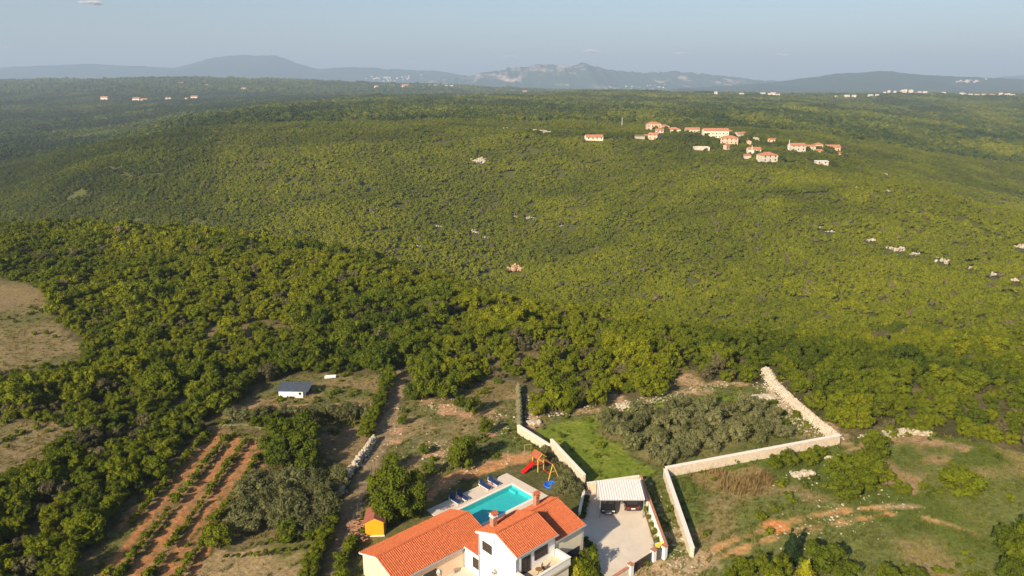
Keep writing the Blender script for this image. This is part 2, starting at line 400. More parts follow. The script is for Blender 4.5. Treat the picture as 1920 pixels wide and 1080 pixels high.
def build_ground():
    s = np.concatenate([np.linspace(-.95, -.60, 50, endpoint=False), np.linspace(-.60, .60, 420, endpoint=False), np.linspace(.60, .95, 51)])
    y = np.concatenate([np.linspace(-60, 58, 24, endpoint=False), np.linspace(58, 128, 190, endpoint=False), np.exp(np.linspace(math.log(128), math.log(20000), 330))])
    S, Y = np.meshgrid(s, y)
    X = S * (Y + 85.0)
    Z = height(X, Y)
    Z = np.where(pool_pit(X, Y), -1.75, Z)
    ns, ny = len(s), len(y)
    V = np.stack([X, Y, Z], -1).reshape(-1, 3)
    i = np.arange(ny - 1)[:, None] * ns + np.arange(ns - 1)[None]
    F = np.stack([i, i + 1, i + 1 + ns, i + ns], -1).reshape(-1, 4)
    me = bpy.data.meshes.new('ground')
    me.vertices.add(len(V)); me.vertices.foreach_set('co', V.ravel())
    me.loops.add(F.size); me.loops.foreach_set('vertex_index', F.ravel().astype(np.int32))
    me.polygons.add(len(F)); me.polygons.foreach_set('loop_start', np.arange(0, F.size, 4, dtype=np.int32)); me.polygons.foreach_set('loop_total', np.full(len(F), 4, np.int32))
    me.update(); me.validate()
    me.polygons.foreach_set('use_smooth', np.ones(len(F), bool))
    col = ground_colour(X, Y).reshape(-1, 3)
    ca = me.color_attributes.new('soil', 'FLOAT_COLOR', 'POINT')
    ca.data.foreach_set('color', np.concatenate([col, np.ones((len(col), 1))], 1).ravel())
    m = bpy.data.materials.new('ground'); m.use_nodes = True
    n = m.node_tree; L = n.links; b = n.nodes['Principled BSDF']; b.inputs['Roughness'].default_value = .95; b.inputs['Specular IOR Level'].default_value = .1
    at = n.nodes.new('ShaderNodeAttribute'); at.attribute_name = 'soil'
    tc = n.nodes.new('ShaderNodeTexCoord')
    n1 = n.nodes.new('ShaderNodeTexNoise'); n1.inputs['Scale'].default_value = 1.7; n1.inputs['Detail'].default_value = 8; n1.inputs['Roughness'].default_value = .75
    L.new(tc.outputs['Object'], n1.inputs['Vector'])
    mr = n.nodes.new('ShaderNodeMapRange'); mr.inputs[1].default_value = .3; mr.inputs[2].default_value = .7; mr.inputs[3].default_value = .45; mr.inputs[4].default_value = 1.5
    L.new(n1.outputs['Fac'], mr.inputs[0])
    mx = n.nodes.new('ShaderNodeVectorMath'); mx.operation = 'SCALE'
    L.new(at.outputs['Color'], mx.inputs[0]); L.new(mr.outputs[0], mx.inputs['Scale']); L.new(mx.outputs[0], b.inputs['Base Color'])
    bp = n.nodes.new('ShaderNodeBump'); bp.inputs['Strength'].default_value = .7; bp.inputs['Distance'].default_value = .25
    L.new(n1.outputs['Fac'], bp.inputs['Height']); L.new(bp.outputs[0], b.inputs['Normal'])
    me.materials.append(m)
    o = link('ground', me); tag(o, kind='structure')
    return o
build_ground()

# ------------------------------------------------------------------ mountains beyond
def ridge(name, prof, dist, depth, col, rockcol, rock, seed, base=-40, rough=2.5):
    us = np.linspace(prof[0][0], prof[-1][0], 420); 
    v = np.interp(us, [p[0] for p in prof], [p[1] for p in prof])
    k = np.ones(5) / 5; v = np.convolve(np.pad(v, 2, mode='edge'), k, mode='valid')
    t = (us - 960) / 1400 / (math.cos(R(PITCH)) + .27 * math.sin(R(PITCH)))
    crest = np.array([_sight(q, dist, 0) for q in v]); crest = crest + (fbm(us / 9, us * 0 + seed, seed + 9, 4) - .5) * rough * dist / 1400
    d = np.linspace(-1, 1, 50)
    T, D = np.meshgrid(t, d); Cz = np.broadcast_to(crest, T.shape)
    Y = dist + D * depth
    X = T * dist + D * 0
    sh = np.clip(1 - np.abs(D), 0, 1) ** 1.15
    rid = np.abs(fbm(X / (depth * .42), Y / (depth * .9), seed, 5) - .5) * 2
    Z = base + (Cz - base) * sh + (rid - .45) * (Cz - base) * .5 * sh * (1 - sh) * 2.2 + (fbm(X / 260, Y / 260, seed + 3, 4) - .5) * (Cz - base) * .10 * (sh > .02)
    ns, ny = len(t), len(d)
    V = np.stack([X, Y, Z], -1).reshape(-1, 3)
    i = np.arange(ny - 1)[:, None] * ns + np.arange(ns - 1)[None]
    F = np.stack([i, i + 1, i + 1 + ns, i + ns], -1).reshape(-1, 4)
    me = bpy.data.meshes.new(name); me.from_pydata(V.tolist(), [], F.tolist())
    me.polygons.foreach_set('use_smooth', [True] * len(F))
    m = bpy.data.materials.new(name); m.use_nodes = True; n = m.node_tree; L = n.links; b = n.nodes['Principled BSDF']; b.inputs['Roughness'].default_value = 1; b.inputs['Specular IOR Level'].default_value = 0
    tc = n.nodes.new('ShaderNodeTexCoord'); mp = n.nodes.new('ShaderNodeMapping'); mp.inputs['Scale'].default_value = (1, .35, 1.7)
    L.new(tc.outputs['Object'], mp.inputs[0])
    a = n.nodes.new('ShaderNodeTexNoise'); a.inputs['Scale'].default_value = .0042; a.inputs['Detail'].default_value = 9; a.inputs['Roughness'].default_value = .62
    L.new(mp.outputs[0], a.inputs['Vector'])
    r = n.nodes.new('ShaderNodeMapRange'); r.inputs[1].default_value = .66 - rock * .10; r.inputs[2].default_value = .80 - rock * .10
    L.new(a.outputs['Fac'], r.inputs[0])
    mx = n.nodes.new('ShaderNodeMix'); mx.data_type = 'RGBA'; mx.inputs[6].default_value = (*col, 1); mx.inputs[7].default_value = (*rockcol, 1)
    L.new(r.outputs[0], mx.inputs[0]); L.new(mx.outputs[2], b.inputs['Base Color'])
    me.materials.append(m)
    return tag(link(name, me), kind='structure')
ridge('mountains', [(-500, 140), (-300, 135), (0, 126), (180, 119), (330, 126), (370, 119), (400, 109), (440, 101), (480, 103.5), (520, 102.5), (560, 117), (600, 130), (640, 125), (700, 127), (820, 132), (880, 142), (1000, 150), (1100, 158)], 11500, 2700, (.040, .075, .075), (.2, .18, .15), 0, 21)
ridge('mountains', [(740, 160), (800, 150), (860, 145), (930, 132), (960, 127), (1000, 123), (1035, 117), (1060, 122), (1095, 119), (1150, 130), (1190, 137), (1240, 133), (1300, 138), (1340, 141), (1400, 146), (1450, 152), (1560, 162)], 8800, 1900, (.060, .095, .080), (.60, .46, .38), 1.1, 5, rough=8)
ridge('mountains', [(1280, 165), (1380, 160), (1450, 154), (1560, 139), (1600, 135), (1650, 131), (1700, 138), (1790, 143), (1850, 145), (1920, 148), (2100, 152), (2500, 154), (2700, 158)], 6800, 1700, (.045, .070, .050), (.09, .09, .05), .3, 15)
ridge('mountains', [(1780, 154), (1840, 150), (1900, 141), (1990, 137), (2200, 139), (2600, 150)], 12000, 2000, (.035, .05, .03), (.1, .09, .07), 0, 25)

# ------------------------------------------------------------------ plants: crown meshes
def crown(seed, rx, rz, lobes, leaves, leaf, zc, sub=1, spread=.62, core=.80, up=.15, shape='dome', irregular=.35, lobe=(.36, .56), twig=.42, lat=(-.45, .75)):
    """lumpy crown: overlapping lobes, each a rough core wrapped in many small leaf faces; returns verts, faces, leaf shade"""
    g = np.random.default_rng(seed)
    V = []; F = []; S = []; nb = 0
    iv, jf = (ICO2 if sub == 2 else ICO1)
    ctr = []
    for k in range(lobes):
        th = 2 * math.pi * (k + g.uniform(-.3, .3)) / max(1, lobes - 1); ph = g.uniform(*lat)
        rr = spread * rx * g.uniform(.75, 1.1)
        c = np.array([math.cos(th) * rr * math.cos(ph), math.sin(th) * rr * math.cos(ph), rz * spread * math.sin(ph)])
        if k == 0: c = np.array([0, 0, rz * .25])
        r = rx * g.uniform(*lobe) * (1.3 if k == 0 else 1)
        if shape == 'cone':
            f = k / max(1, lobes - 1); c = np.array([g.uniform(-.15, .15) * rx, g.uniform(-.15, .15) * rx, rz * (f * 1.7 - .85)]); r = rx * (1.05 - f * .85)
        ctr.append((c, r))
    share = np.array([r ** 2 for _, r in ctr]); share = share / share.sum()
    for (c, r), q in zip(ctr, share):
        sq = np.array([g.uniform(.85, 1.15), g.uniform(.85, 1.15), g.uniform(.75, 1.1) if shape == 'dome' else 1.3])
        nz = 1 + (g.random(len(iv)) - .5) * irregular * 1.6
        v = iv * nz[:, None] * r * core * sq + c
        V.append(v); F += [tuple(i + nb for i in f) for f in jf]; S.append(g.uniform(.1, .5, len(v))); nb += len(v)
        nl = max(4, int(leaves * q))
        cl = g.normal(size=(max(3, int(nl / 22)), 3)); cl[:, 2] += up * 2; cl /= np.linalg.norm(cl, axis=1)[:, None]
        ch_ = g.integers(0, len(cl), nl); wob = g.normal(size=(nl, 3)) * .34
        d = cl[ch_] + wob; d /= np.linalg.norm(d, axis=1)[:, None]; tip = 1 + twig * (.5 - np.linalg.norm(wob, axis=1)) * g.uniform(.4, 1.2, len(cl))[ch_]
        p = c + d * sq * r * (tip * (core + (1.08 - core) * g.uniform(.25, 1.3, nl) ** .8))[:, None]
        nrm = d + g.normal(size=(nl, 3)) * .55; nrm /= np.linalg.norm(nrm, axis=1)[:, None]
        t = np.cross(nrm, g.normal(size=(nl, 3))); t /= np.linalg.norm(t, axis=1)[:, None]; b = np.cross(nrm, t)
        L1 = (leaf * g.uniform(.6, 1.35, nl))[:, None]; L2 = L1 * g.uniform(.5, .8, nl)[:, None]
        quad = np.stack([p - t * L1, p - b * L2 + nrm * L1 * .12, p + t * L1, p + b * L2 + nrm * L1 * .12], 1).reshape(-1, 3)
        V.append(quad); F += [tuple(nb + 4 * i + j for j in range(4)) for i in range(nl)]
        S.append(np.repeat(g.uniform(0, 1, nl), 4)); nb += 4 * nl
    V = np.concatenate(V); V[:, 2] += zc
    keep = V[:, 2] < .05 * zc
    V[keep, 2] = .05 * zc + g.random(keep.sum()) * .05
    return V, F, np.concatenate(S)

def crown_mesh(name, data, material):
    V, F, S = data
    me = bpy.data.meshes.new(name); me.from_pydata(V.tolist(), [], F)
    a = me.attributes.new('leaf', 'FLOAT', 'POINT'); a.data.foreach_set('value', S.astype(np.float32))
    me.materials.append(material); return me

def trunk_mesh(name, h, r, spread, seed, n=5):
    g = random.Random(seed); b = MB()
    b.tube((0, 0, -.3), (g.uniform(-.1, .1), g.uniform(-.1, .1), h * .45), r * 1.25, r * .8, 7)
    top = (0, 0, h * .42)
    for k in range(n):
        t = 2 * math.pi * (k + g.uniform(-.3, .3)) / n
        m = (math.cos(t) * spread * .45, math.sin(t) * spread * .45, h * g.uniform(.62, .75)); e = (math.cos(t) * spread * .85, math.sin(t) * spread * .85, h * g.uniform(.85, 1.0))
        b.tube(top, m, r * .6, r * .4, 5); b.tube(m, e, r * .4, r * .12, 5)
    return b.mesh(name, M['bark'])

def scatter(name, protos, P, sc_, rz, idx, tint, material, kind='stuff'):
    """ONE object: its loose points carry copies of the plant shapes stored in the same mesh (geometry nodes)"""
    npt = len(P)
    verts = [np.asarray(P, float)]; faces = []; pk = [np.full(npt, -1)]; lf = [np.zeros(npt)]; off = npt
    for k, (V, F, S) in enumerate(protos):
        verts.append(V); faces += [tuple(i + off for i in f) for f in F]; pk.append(np.full(len(V), k)); lf.append(S); off += len(V)
    V = np.concatenate(verts)
    me = bpy.data.meshes.new(name); me.from_pydata(V.tolist(), [], faces); me.materials.append(material)
    def attr(nm, typ, arr, fill=0):
        full = np.full(len(V), fill, dtype=np.float32 if typ == 'FLOAT' else np.int32); full[:len(arr)] = arr
        a = me.attributes.new(nm, typ, 'POINT'); a.data.foreach_set('value', full)
    attr('kind_index', 'INT', np.concatenate(pk)); attr('leaf', 'FLOAT', np.concatenate(lf))
    attr('size', 'FLOAT', sc_); attr('turn', 'FLOAT', rz); attr('pick', 'INT', idx); attr('tint', 'FLOAT', tint)
    o = link(name, me)
    ng = bpy.data.node_groups.new(name, 'GeometryNodeTree')
    ng.interface.new_socket('Geometry', in_out='INPUT', socket_type='NodeSocketGeometry'); ng.interface.new_socket('Geometry', in_out='OUTPUT', socket_type='NodeSocketGeometry')
    N = ng.nodes; L = ng.links
    gi = N.new('NodeGroupInput'); go = N.new('NodeGroupOutput')
    def named(nm, typ):
        q = N.new('GeometryNodeInputNamedAttribute'); q.data_type = typ; q.inputs['Name'].default_value = nm
        return next(s for s in q.outputs if s.enabled and s.name == 'Attribute')
    ki = named('kind_index', 'INT')
    def sep(k):
        c = N.new('FunctionNodeCompare'); c.data_type = 'INT'; c.operation = 'EQUAL'
        ins = [s for s in c.inputs if s.enabled]
        L.new(ki, ins[0]); ins[1].default_value = k
        s = N.new('GeometryNodeSeparateGeometry'); s.domain = 'POINT'
        L.new(gi.outputs[0], s.inputs['Geometry']); L.new(c.outputs[0], s.inputs['Selection'])
        return s.outputs['Selection']
    jn = N.new('GeometryNodeJoinGeometry')
    for k in range(len(protos)):
        t = N.new('GeometryNodeGeometryToInstance'); L.new(sep(k), t.inputs[0]); L.new(t.outputs[0], jn.inputs[0])
    ip = N.new('GeometryNodeInstanceOnPoints')
    L.new(sep(-1), ip.inputs['Points']); L.new(jn.outputs[0], ip.inputs['Instance']); ip.inputs['Pick Instance'].default_value = True
    L.new(named('pick', 'INT'), ip.inputs['Instance Index'])
    cz = N.new('ShaderNodeCombineXYZ'); L.new(named('turn', 'FLOAT'), cz.inputs[2])
    er = N.new('FunctionNodeEulerToRotation'); L.new(cz.outputs[0], er.inputs[0]); L.new(er.outputs[0], ip.inputs['Rotation'])
    cs = N.new('ShaderNodeCombineXYZ'); sa = named('size', 'FLOAT')
    for q in range(3): L.new(sa, cs.inputs[q])
    L.new(cs.outputs[0], ip.inputs['Scale'])
    L.new(ip.outputs[0], go.inputs[0])
    md = o.modifiers.new('scatter', 'NODES'); md.node_group = ng
    return tag(o, kind=kind)

def cleared(x, y):
    m = np.zeros(np.shape(x), bool)
    jx = x + (fbm(x / 6, y / 6, 71, 2) - .5) * 2.4; jy = y + (fbm(x / 6, y / 6, 73, 2) - .5) * 2.4
    near = y < 215
    for p in CLEAR: m |= pip(p, jx, jy) & near
    m |= (seg_dist(PATH_LINE, x, y) < 3.0) & (y < 128)
    for ln in ([(.9, 101.5), (5.4, 94.6), (9.3, 85)], [(46.9, 97.5), (20.1, 88), (19.6, 70.8)], [(1.1, 117), (1.1, 102)]): m |= seg_dist(ln, x, y) < 2.6
    for vx, vy, r in VILLAGE:
        m |= (np.hypot(x - vx, y - vy) < r) | ((np.abs(x - vx * y / vy) < r * .9) & (y < vy) & (y > vy - 9.5 - r * .6))
    return m

def jitter_grid(x0, x1, y0, y1, step, seed):
    g = np.random.default_rng(seed)
    xs = np.arange(x0, x1, step); ys = np.arange(y0, y1, step * .92)
    X, Y = np.meshgrid(xs, ys); X = X + (np.arange(len(ys)) % 2)[:, None] * step * .5
    X = X + g.uniform(-.36, .36, X.shape) * step; Y = Y + g.uniform(-.36, .36, Y.shape) * step
    return X.ravel(), Y.ravel(), g

# ------------------------------------------------------------------ the village table (x, y, width, depth, wall height, roof, turn, wall colour, label)
VT = [
 (74.3, 690, 15.5, 8.5, 2.6, 'gable', 8, 'cream', 'low cottage under a bright orange roof, alone at the left end of the hill village'),
 (150.5, 812, 15.0, 9, 6.6, 'hip', 0, 'pink', 'tall pinkish two storey house standing highest and apart above the hill village'),
 (118.0, 702, 8.5, 5, 2.0, 'shed', 5, 'mossy', 'low mossy roofed shed below the pole at the left of the hill village'),
 (126.5, 721, 3.0, 3, 1.5, 'shed', 0, 'white', 'tiny white hut just left of the pink lowest cottage in the hill village'),
 (131.5, 703, 9.5, 7, 4.6, 'gable', -35, 'pink', 'small pink walled house lowest on the left side of the hill village'),
 (146.5, 757, 7.6, 6, 2.8, 'gable', 0, 'white', 'small white cottage with dark red roof left of the big red roof'),
 (168.6, 850, 11.6, 8, 3.4, 'hip', 10, 'cream', 'cream house with hipped roof peeping out behind the big red roof in the village'),
 (162.0, 764, 14.2, 10, 3.2, 'hip', -12, 'cream', 'house that is nearly all broad red roof at the left of the hill village'),
 (184.0, 778, 14.2, 7, 3.6, 'gable', 0, 'white', 'long low white cottage with a red roof left of the longest village house'),
 (197.9, 741, 24.0, 9, 7.2, 'gable', 0, 'cream', 'longest village building with a tall cream front and a long red roof'),
 (237.0, 835, 7.5, 6, 1.6, 'gable', 0, 'cream', 'small low roof right behind the end of the longest village building'),
 (231.0, 770, 10.2, 7, 4.4, 'gable', 20, 'white', 'white house with stepped red roofs at the right of the village centre'),
 (199.5, 697, 15.5, 10, 5.2, 'hip', -15, 'pink', 'pinkish house with hipped roof just below the longest village building'),
 (167.0, 668, 13.5, 7, 2.6, 'ruin', 0, 'white', 'roofless white shell with dark open inside below the village centre'),
 (190.2, 671, 4.5, 4, 3.4, 'gable', 30, 'pink', 'narrow pink outbuilding among trees below the pinkish hipped house'),
 (234.7, 739, 10.6, 6, 3.6, 'ruin', 0, 'stone', 'roofless stone ruin between trees right of the village centre'),
 (219.0, 702, 5.0, 4.5, 2.8, 'gable', 80, 'pink', 'little orange gabled barn in front of the stone ruin in the village'),
 (250.8, 733, 6.8, 5, 2.8, 'shed', -25, 'pink', 'single small pinkish hut alone in the trees right of the village'),
 (209.0, 654, 10.7, 7, 4.2, 'gable', 0, 'cream', 'cream house with red roof directly behind the big white hipped house'),
 (205.5, 608, 13.5, 10, 5.2, 'hip', 12, 'white', 'big white house with orange hipped roof, lowest in the village'),
 (196.0, 629, 5.5, 4, 2.2, 'shed', 0, 'white', 'white lean-to left of the big white house at the village bottom'),
 (253.7, 675, 13.5, 8, 4.8, 'gable', 6, 'white', 'white walled house with a pale spike at its left gable, right hamlet'),
 (274.4, 699, 9.6, 6, 3.0, 'gable', 0, 'cream', 'low cream annex joined on the right of the spiked white house'),
 (296.0, 733, 7.3, 7, 3.8, 'hip', 0, 'pink', 'pinkish little tower-like house in the middle of the right hamlet'),
 (277.1, 685, 6.6, 5, 1.9, 'gable', 0, 'pink', 'low orange shed between the annex and the biggest orange roof, right hamlet'),
 (315.9, 747, 13.3, 10, 3.6, 'gable', -6, 'pink', 'house with the biggest orange roof of the right hamlet'),
 (307.6, 703, 6.5, 5, 2.2, 'shed', -10, 'pink', 'last small pink building at the right tip of the hamlet'),
 (255.0, 621, 10.0, 5, 2.6, 'flat', 0, 'white', 'long low white flat-roofed building below the right hamlet'),
]
for q in VT: VILLAGE.append((q[0], q[1], q[2] * .5 + 2.5))
ROCKS = [(-26.6, 626, 9.5, 5.5, 'cliff', 'largest pale cliff showing high on the slope left of the village'),
 (-49.2, 492, 4, 2.2, 'cliff', 'small pale rock patch left of the scattered white crags on the slope'),
 (-24.5, 489, 5.5, 4.0, 'cliff', 'broken white crag in the middle of the wooded slope'),
 (-17.6, 482, 3, 2.4, 'cliff', 'little white rock just right of the broken white crag'),
 (1.9, 523, 3.2, 2.0, 'red_rock', 'small pinkish rock above the broken white crag'),
 (12, 519, 4.4, 3.0, 'cliff', 'grey white rock right of the small pinkish rock'),
 (2.5, 431, 9.5, 5.0, 'red_rock', 'large reddish scree at the foot of the wooded slope'),
 (-57.4, 444, 2.6, 1.8, 'cliff', 'small white rock lowest on the left of the slope'),
 (-159.4, 611, 2.8, 1.6, 'cliff', 'lone pale rock high on the far left of the slope'),
 (33.2, 492, 2.2, 1.6, 'cliff', 'lone tiny white rock right of the grey white rock'),
 (186.6, 428, 3.0, 1.6, 'cliff', 'leftmost pale rock of the rocky line on the right slope'),
 (202.3, 414, 4.4, 2.2, 'cliff', 'second pale rock from the left in the rocky line on the right slope'),
 (213, 399, 4.6, 2.6, 'cliff', 'third pale rock from the left in the rocky line on the right slope'),
 (216.5, 391, 5.0, 2.6, 'cliff', 'fourth pale rock from the left in the rocky line on the right slope'),
 (224.9, 378, 5.2, 3.0, 'cliff', 'broadest pale crag of the rocky line on the right slope'),
 (234.5, 353, 4.2, 2.2, 'cliff', 'sixth pale rock from the left in the rocky line on the right slope'),
 (239.2, 344, 4.0, 2.2, 'cliff', 'rightmost pale rock of the rocky line on the right slope'),
 (278.3, 400, 6.0, 3.6, 'cliff', 'pale cliff at the very right edge of the picture'),
 (246.2, 488, 3.0, 1.8, 'cliff', 'small pale rock right of the village on the spur'),
 (232, 503, 2.4, 1.5, 'cliff', 'smaller pale rock left on the spur below the hamlet'),
 (324, 650, 3.4, 1.8, 'cliff', 'pale rock on the crest right of the hamlet'),
 (183.9, 427.7, 3.0, 1.3, 'cliff', 'second small broken stone patch from left within the rocky line on the right slope'),
 (209.7, 396.6, 3.2, 1.3, 'cliff', 'fourth small broken stone patch from left within the rocky line on the right slope'),
 (210.2, 400.3, 3.0, 1.6, 'cliff', 'fifth small broken stone patch from left within the rocky line on the right slope'),
 (240.4, 344.0, 3.2, 1.4, 'cliff', 'eleventh small broken stone patch from left within the rocky line on the right slope'),
 (182.5, 435.0, 2.6, 1.7, 'cliff', 'first small broken stone patch from left within the rocky line on the right slope'),
 (224.0, 383.4, 2.2, 1.6, 'cliff', 'seventh small broken stone patch from left within the rocky line on the right slope'),
 (208.5, 401.8, 3.5, 1.3, 'cliff', 'third small broken stone patch from left within the rocky line on the right slope'),
 (224.7, 374.5, 3.2, 1.3, 'cliff', 'eighth small broken stone patch from left within the rocky line on the right slope'),
 (236.1, 353.2, 3.3, 1.5, 'cliff', 'tenth small broken stone patch from left within the rocky line on the right slope'),
 (231.4, 365.7, 3.4, 1.4, 'cliff', 'ninth small broken stone patch from left within the rocky line on the right slope'),
 (214.7, 391.0, 2.6, 1.7, 'cliff', 'sixth small broken stone patch from left within the rocky line on the right slope')]
for q in ROCKS: VILLAGE.append((q[0], q[1], q[2] * .45 + .8))
for k in range(12): VILLAGE.append((5 - 18 + k * 4.4, 757 - k * 3.2, 2.5))
VILLAGE += [(262 - k * 4, 620 - k * 1.0, 4.5) for k in range(11)]

# ------------------------------------------------------------------ woods
OAK = [crown(100 + k, 2.1 + .12 * (k % 3), 1.9, 17 + k % 4, 3000, .14, 2.15 + .12 * (k % 3), sub=1, core=.66, spread=.80, irregular=.6, lobe=(.20, .44), lat=(-1.0, 1.0)) for k in range(8)]
OAK_T = [trunk_mesh('trunk', 3.2, .13, 1.5, 40 + k) for k in range(3)]
OAK_M = [crown_mesh('crown', d, M['oak']) for d in OAK]
GREY_M = [crown_mesh('crown', d, M['grey_bush']) for d in OAK]
MIDP = [crown(200 + k, 1.85, 1.6, 6, 170, .29, 1.75, core=.80, irregular=.5) for k in range(8)]
LOWP = [crown(300 + k, 5.0, 3.4, 6, 150, .80, 3.2, core=.82, irregular=.55) for k in range(7)]
FARP = [crown(400 + k, 12.0, 6.5, 7, 80, 1.7, 5.5, core=.85, irregular=.6) for k in range(5)]

def tint_of(x, y, g, base=.5, amp=.55):
    return np.clip(base + (fbm(x / 28, y / 28, 83, 3) - .5) * amp * 1.5 + g.normal(size=x.shape) * .15, 0, 1)

# the wood on the near plateau
X, Y, g = jitter_grid(-200, 200, 62, 236, 2.75, 5)
keep = (np.abs(X) < .74 * Y + 24) & ~cleared(X, Y) & (g.random(X.shape) > .03)
X, Y = X[keep], Y[keep]
X2, Y2, g2 = jitter_grid(-66, -45, 60, 104, 1.9, 15)
k2 = ~cleared(X2, Y2) & (g2.random(X2.shape) < .55); n_main = len(X)
X, Y = np.concatenate([X, X2[k2]]), np.concatenate([Y, Y2[k2]])
SZ = np.clip(.70 - np.clip((X - 30) / 60, 0, .16) + (fbm(X / 11, Y / 11, 91, 2) - .5) * 1.0 + g.normal(size=X.shape) * .20, .45, 1.55)
SZ = np.where((X < -45) & (Y < 100) & ~pip([(a, b - 9) for a, b in LF3], X, Y), np.where(X < -58, np.clip(SZ * 1.2, .8, 1.6), np.clip(SZ, .58, .84)), SZ)
TI = tint_of(X, Y, g, .47 - np.clip((X - 30) / 120, 0, .06) + np.clip((Y - 130) / 250, 0, .16), .7)
GREY = g.random(X.shape) < np.clip((fbm(X / 14, Y / 14, 37, 2) - .42) * .9, .02, .25)
# trees beside the open land stay low in front of it, so that it shows as it does in the photograph
for poly, dy in ((LF1, 13), (LF3, 8), (SHEDFIELD, 4)):
    fr = pip([(a, b - dy) for a, b in poly], X, Y); SZ = np.where(fr, np.minimum(SZ, .48), SZ)
SZ[n_main:] = np.clip(SZ[n_main:] * .62, .36, .56)
Zs = height(X, Y) - .15
inview = (np.abs(X) < .70 * Y) & (Y > 64)
order = np.argsort(np.where(inview, Y / SZ ** .5, 1e6))
IND = order[:300]
rest = np.ones(len(X), bool); rest[IND] = False

def zone(x, y):
    if x < -48 and y < 104: return 'in the wood left of the vineyard'
    if x < -62: return 'around the dry meadows on the far left'
    if x < -20 and y >= 104: return 'in the wood behind the white shed'
    if x < -20: return 'beside the vineyard'
    if x < 2: return 'in the wood behind the stony field'
    if x < 46 and y > 104: return 'in the wood behind the walled olive grove'
    if y > 100: return 'in the wood right of the rubble wall'
    if x > 30: return 'around the rough ground on the right'
    return 'near the house'

def tone(t, s):
    a = 'dark green' if t < .36 else ('yellowish green' if t > .62 else 'mid green')
    b = 'small bushy' if s < .68 else ('large' if s > 1.05 else 'rounded')
    return b + ' ' + a

def plant_tree(x, y, s, t, label, group, k, name='oak_tree', cat='tree', meshes=OAK_M, trunks=OAK_T, rz=0, z=None, squash=1):
    zz = float(height(x, y)) if z is None else z
    o = thing(name, label, cat, (float(x), float(y), zz), rz, group)
    c = link('crown', meshes[k % len(meshes)], o, scale=(s * (1 + .14 * math.sin(k * 2.3)), s * (1 - .14 * math.sin(k * 1.7)), s * squash * (1 + .16 * math.sin(k * 3.1)))); c['tint'] = float(t)
    if trunks: link('trunk', trunks[k % len(trunks)], o, scale=(s, s, s * squash))
    return o
ORD = ['nearest', 'second nearest', 'third nearest', 'fourth nearest', 'fifth nearest', 'sixth nearest', 'seventh nearest', 'eighth nearest', 'ninth nearest', 'tenth nearest', 'eleventh nearest', 'twelfth nearest', 'thirteenth nearest', 'fourteenth nearest', 'fifteenth nearest', 'sixteenth nearest', 'seventeenth nearest', 'eighteenth nearest', 'nineteenth nearest', 'twentieth nearest', 'twenty-first nearest', 'twenty-second nearest', 'twenty-third nearest', 'twenty-fourth nearest', 'twenty-fifth nearest', 'twenty-sixth nearest', 'twenty-seventh nearest', 'twenty-eighth nearest', 'twenty-ninth nearest', 'thirtieth nearest']
MARKS = [(-36.2, 115.3, 'the white shed'), (-31.9, 122.2, 'the white trough'), (-45, 101.5, 'the upper vineyard edge'), (-46.2, 88, 'the mid vineyard edge'), (-46, 74, 'the lower vineyard edge'), (-66, 98, 'the lower dry meadow'), (-82, 130, 'the upper dry meadow'), (-20.2, 128, 'the top of the lane'), (-14, 113.6, 'the stony field'), (1.1, 117, 'the thin dark wall'),
         (12, 109.5, 'the grove corner'), (26, 115.5, 'the grove back'), (45.4, 124, 'the rubble wall top'), (46.5, 104, 'the rubble wall middle'), (56, 100, 'the short rubble wall'), (67, 92, 'the dry slope'), (-38, 101.5, 'the broken stone edge'), (-31, 94, 'the dark oak stand'), (70, 78, 'the lone round bush')]
mx_ = np.array([[m[0], m[1]] for m in MARKS]); cnt = {}
dd = np.hypot(X[IND][:, None] - mx_[:, 0], Y[IND][:, None] - mx_[:, 1])
for r in np.argsort(dd.min(1)):
    i = IND[r]; m = int(dd[r].argmin()); dx, dy = X[i] - mx_[m, 0], Y[i] - mx_[m, 1]
    side = ('right of' if dx > 0 else 'left of') if abs(dx) > abs(dy) else ('behind' if dy > 0 else 'in front of')
    q = cnt[(m, side)] = cnt.get((m, side), -1) + 1
    lab = '%s oak, %s one %s %s' % (tone(TI[i], SZ[i]), ORD[q], side, MARKS[m][2]) if q < len(ORD) else '%s oak number %d outwards %s %s' % (tone(TI[i], SZ[i]), q + 1, side, MARKS[m][2])
    if GREY[i]: lab = lab.replace('dark green oak', 'greyish tree').replace('mid green oak', 'greyish tree').replace('yellowish green oak', 'greyish tree')
    plant_tree(X[i], Y[i], float(SZ[i]) * (.85 if GREY[i] else 1), float(TI[i]), lab, 'trees ' + zone(X[i], Y[i]), int(i) % 8, name='grey_tree' if GREY[i] else 'oak_tree', meshes=GREY_M if GREY[i] else OAK_M, rz=float(g.uniform(0, 6.28)))
for sel, mt in ((rest & ~GREY, 'oak'), (rest & GREY, 'grey_bush')):
    scatter('forest', OAK, np.stack([X, Y, Zs], 1)[sel], SZ[sel] * (1 if mt == 'oak' else .8), g.uniform(0, 6.28, sel.sum()), g.integers(0, 8, sel.sum()), TI[sel], M[mt])

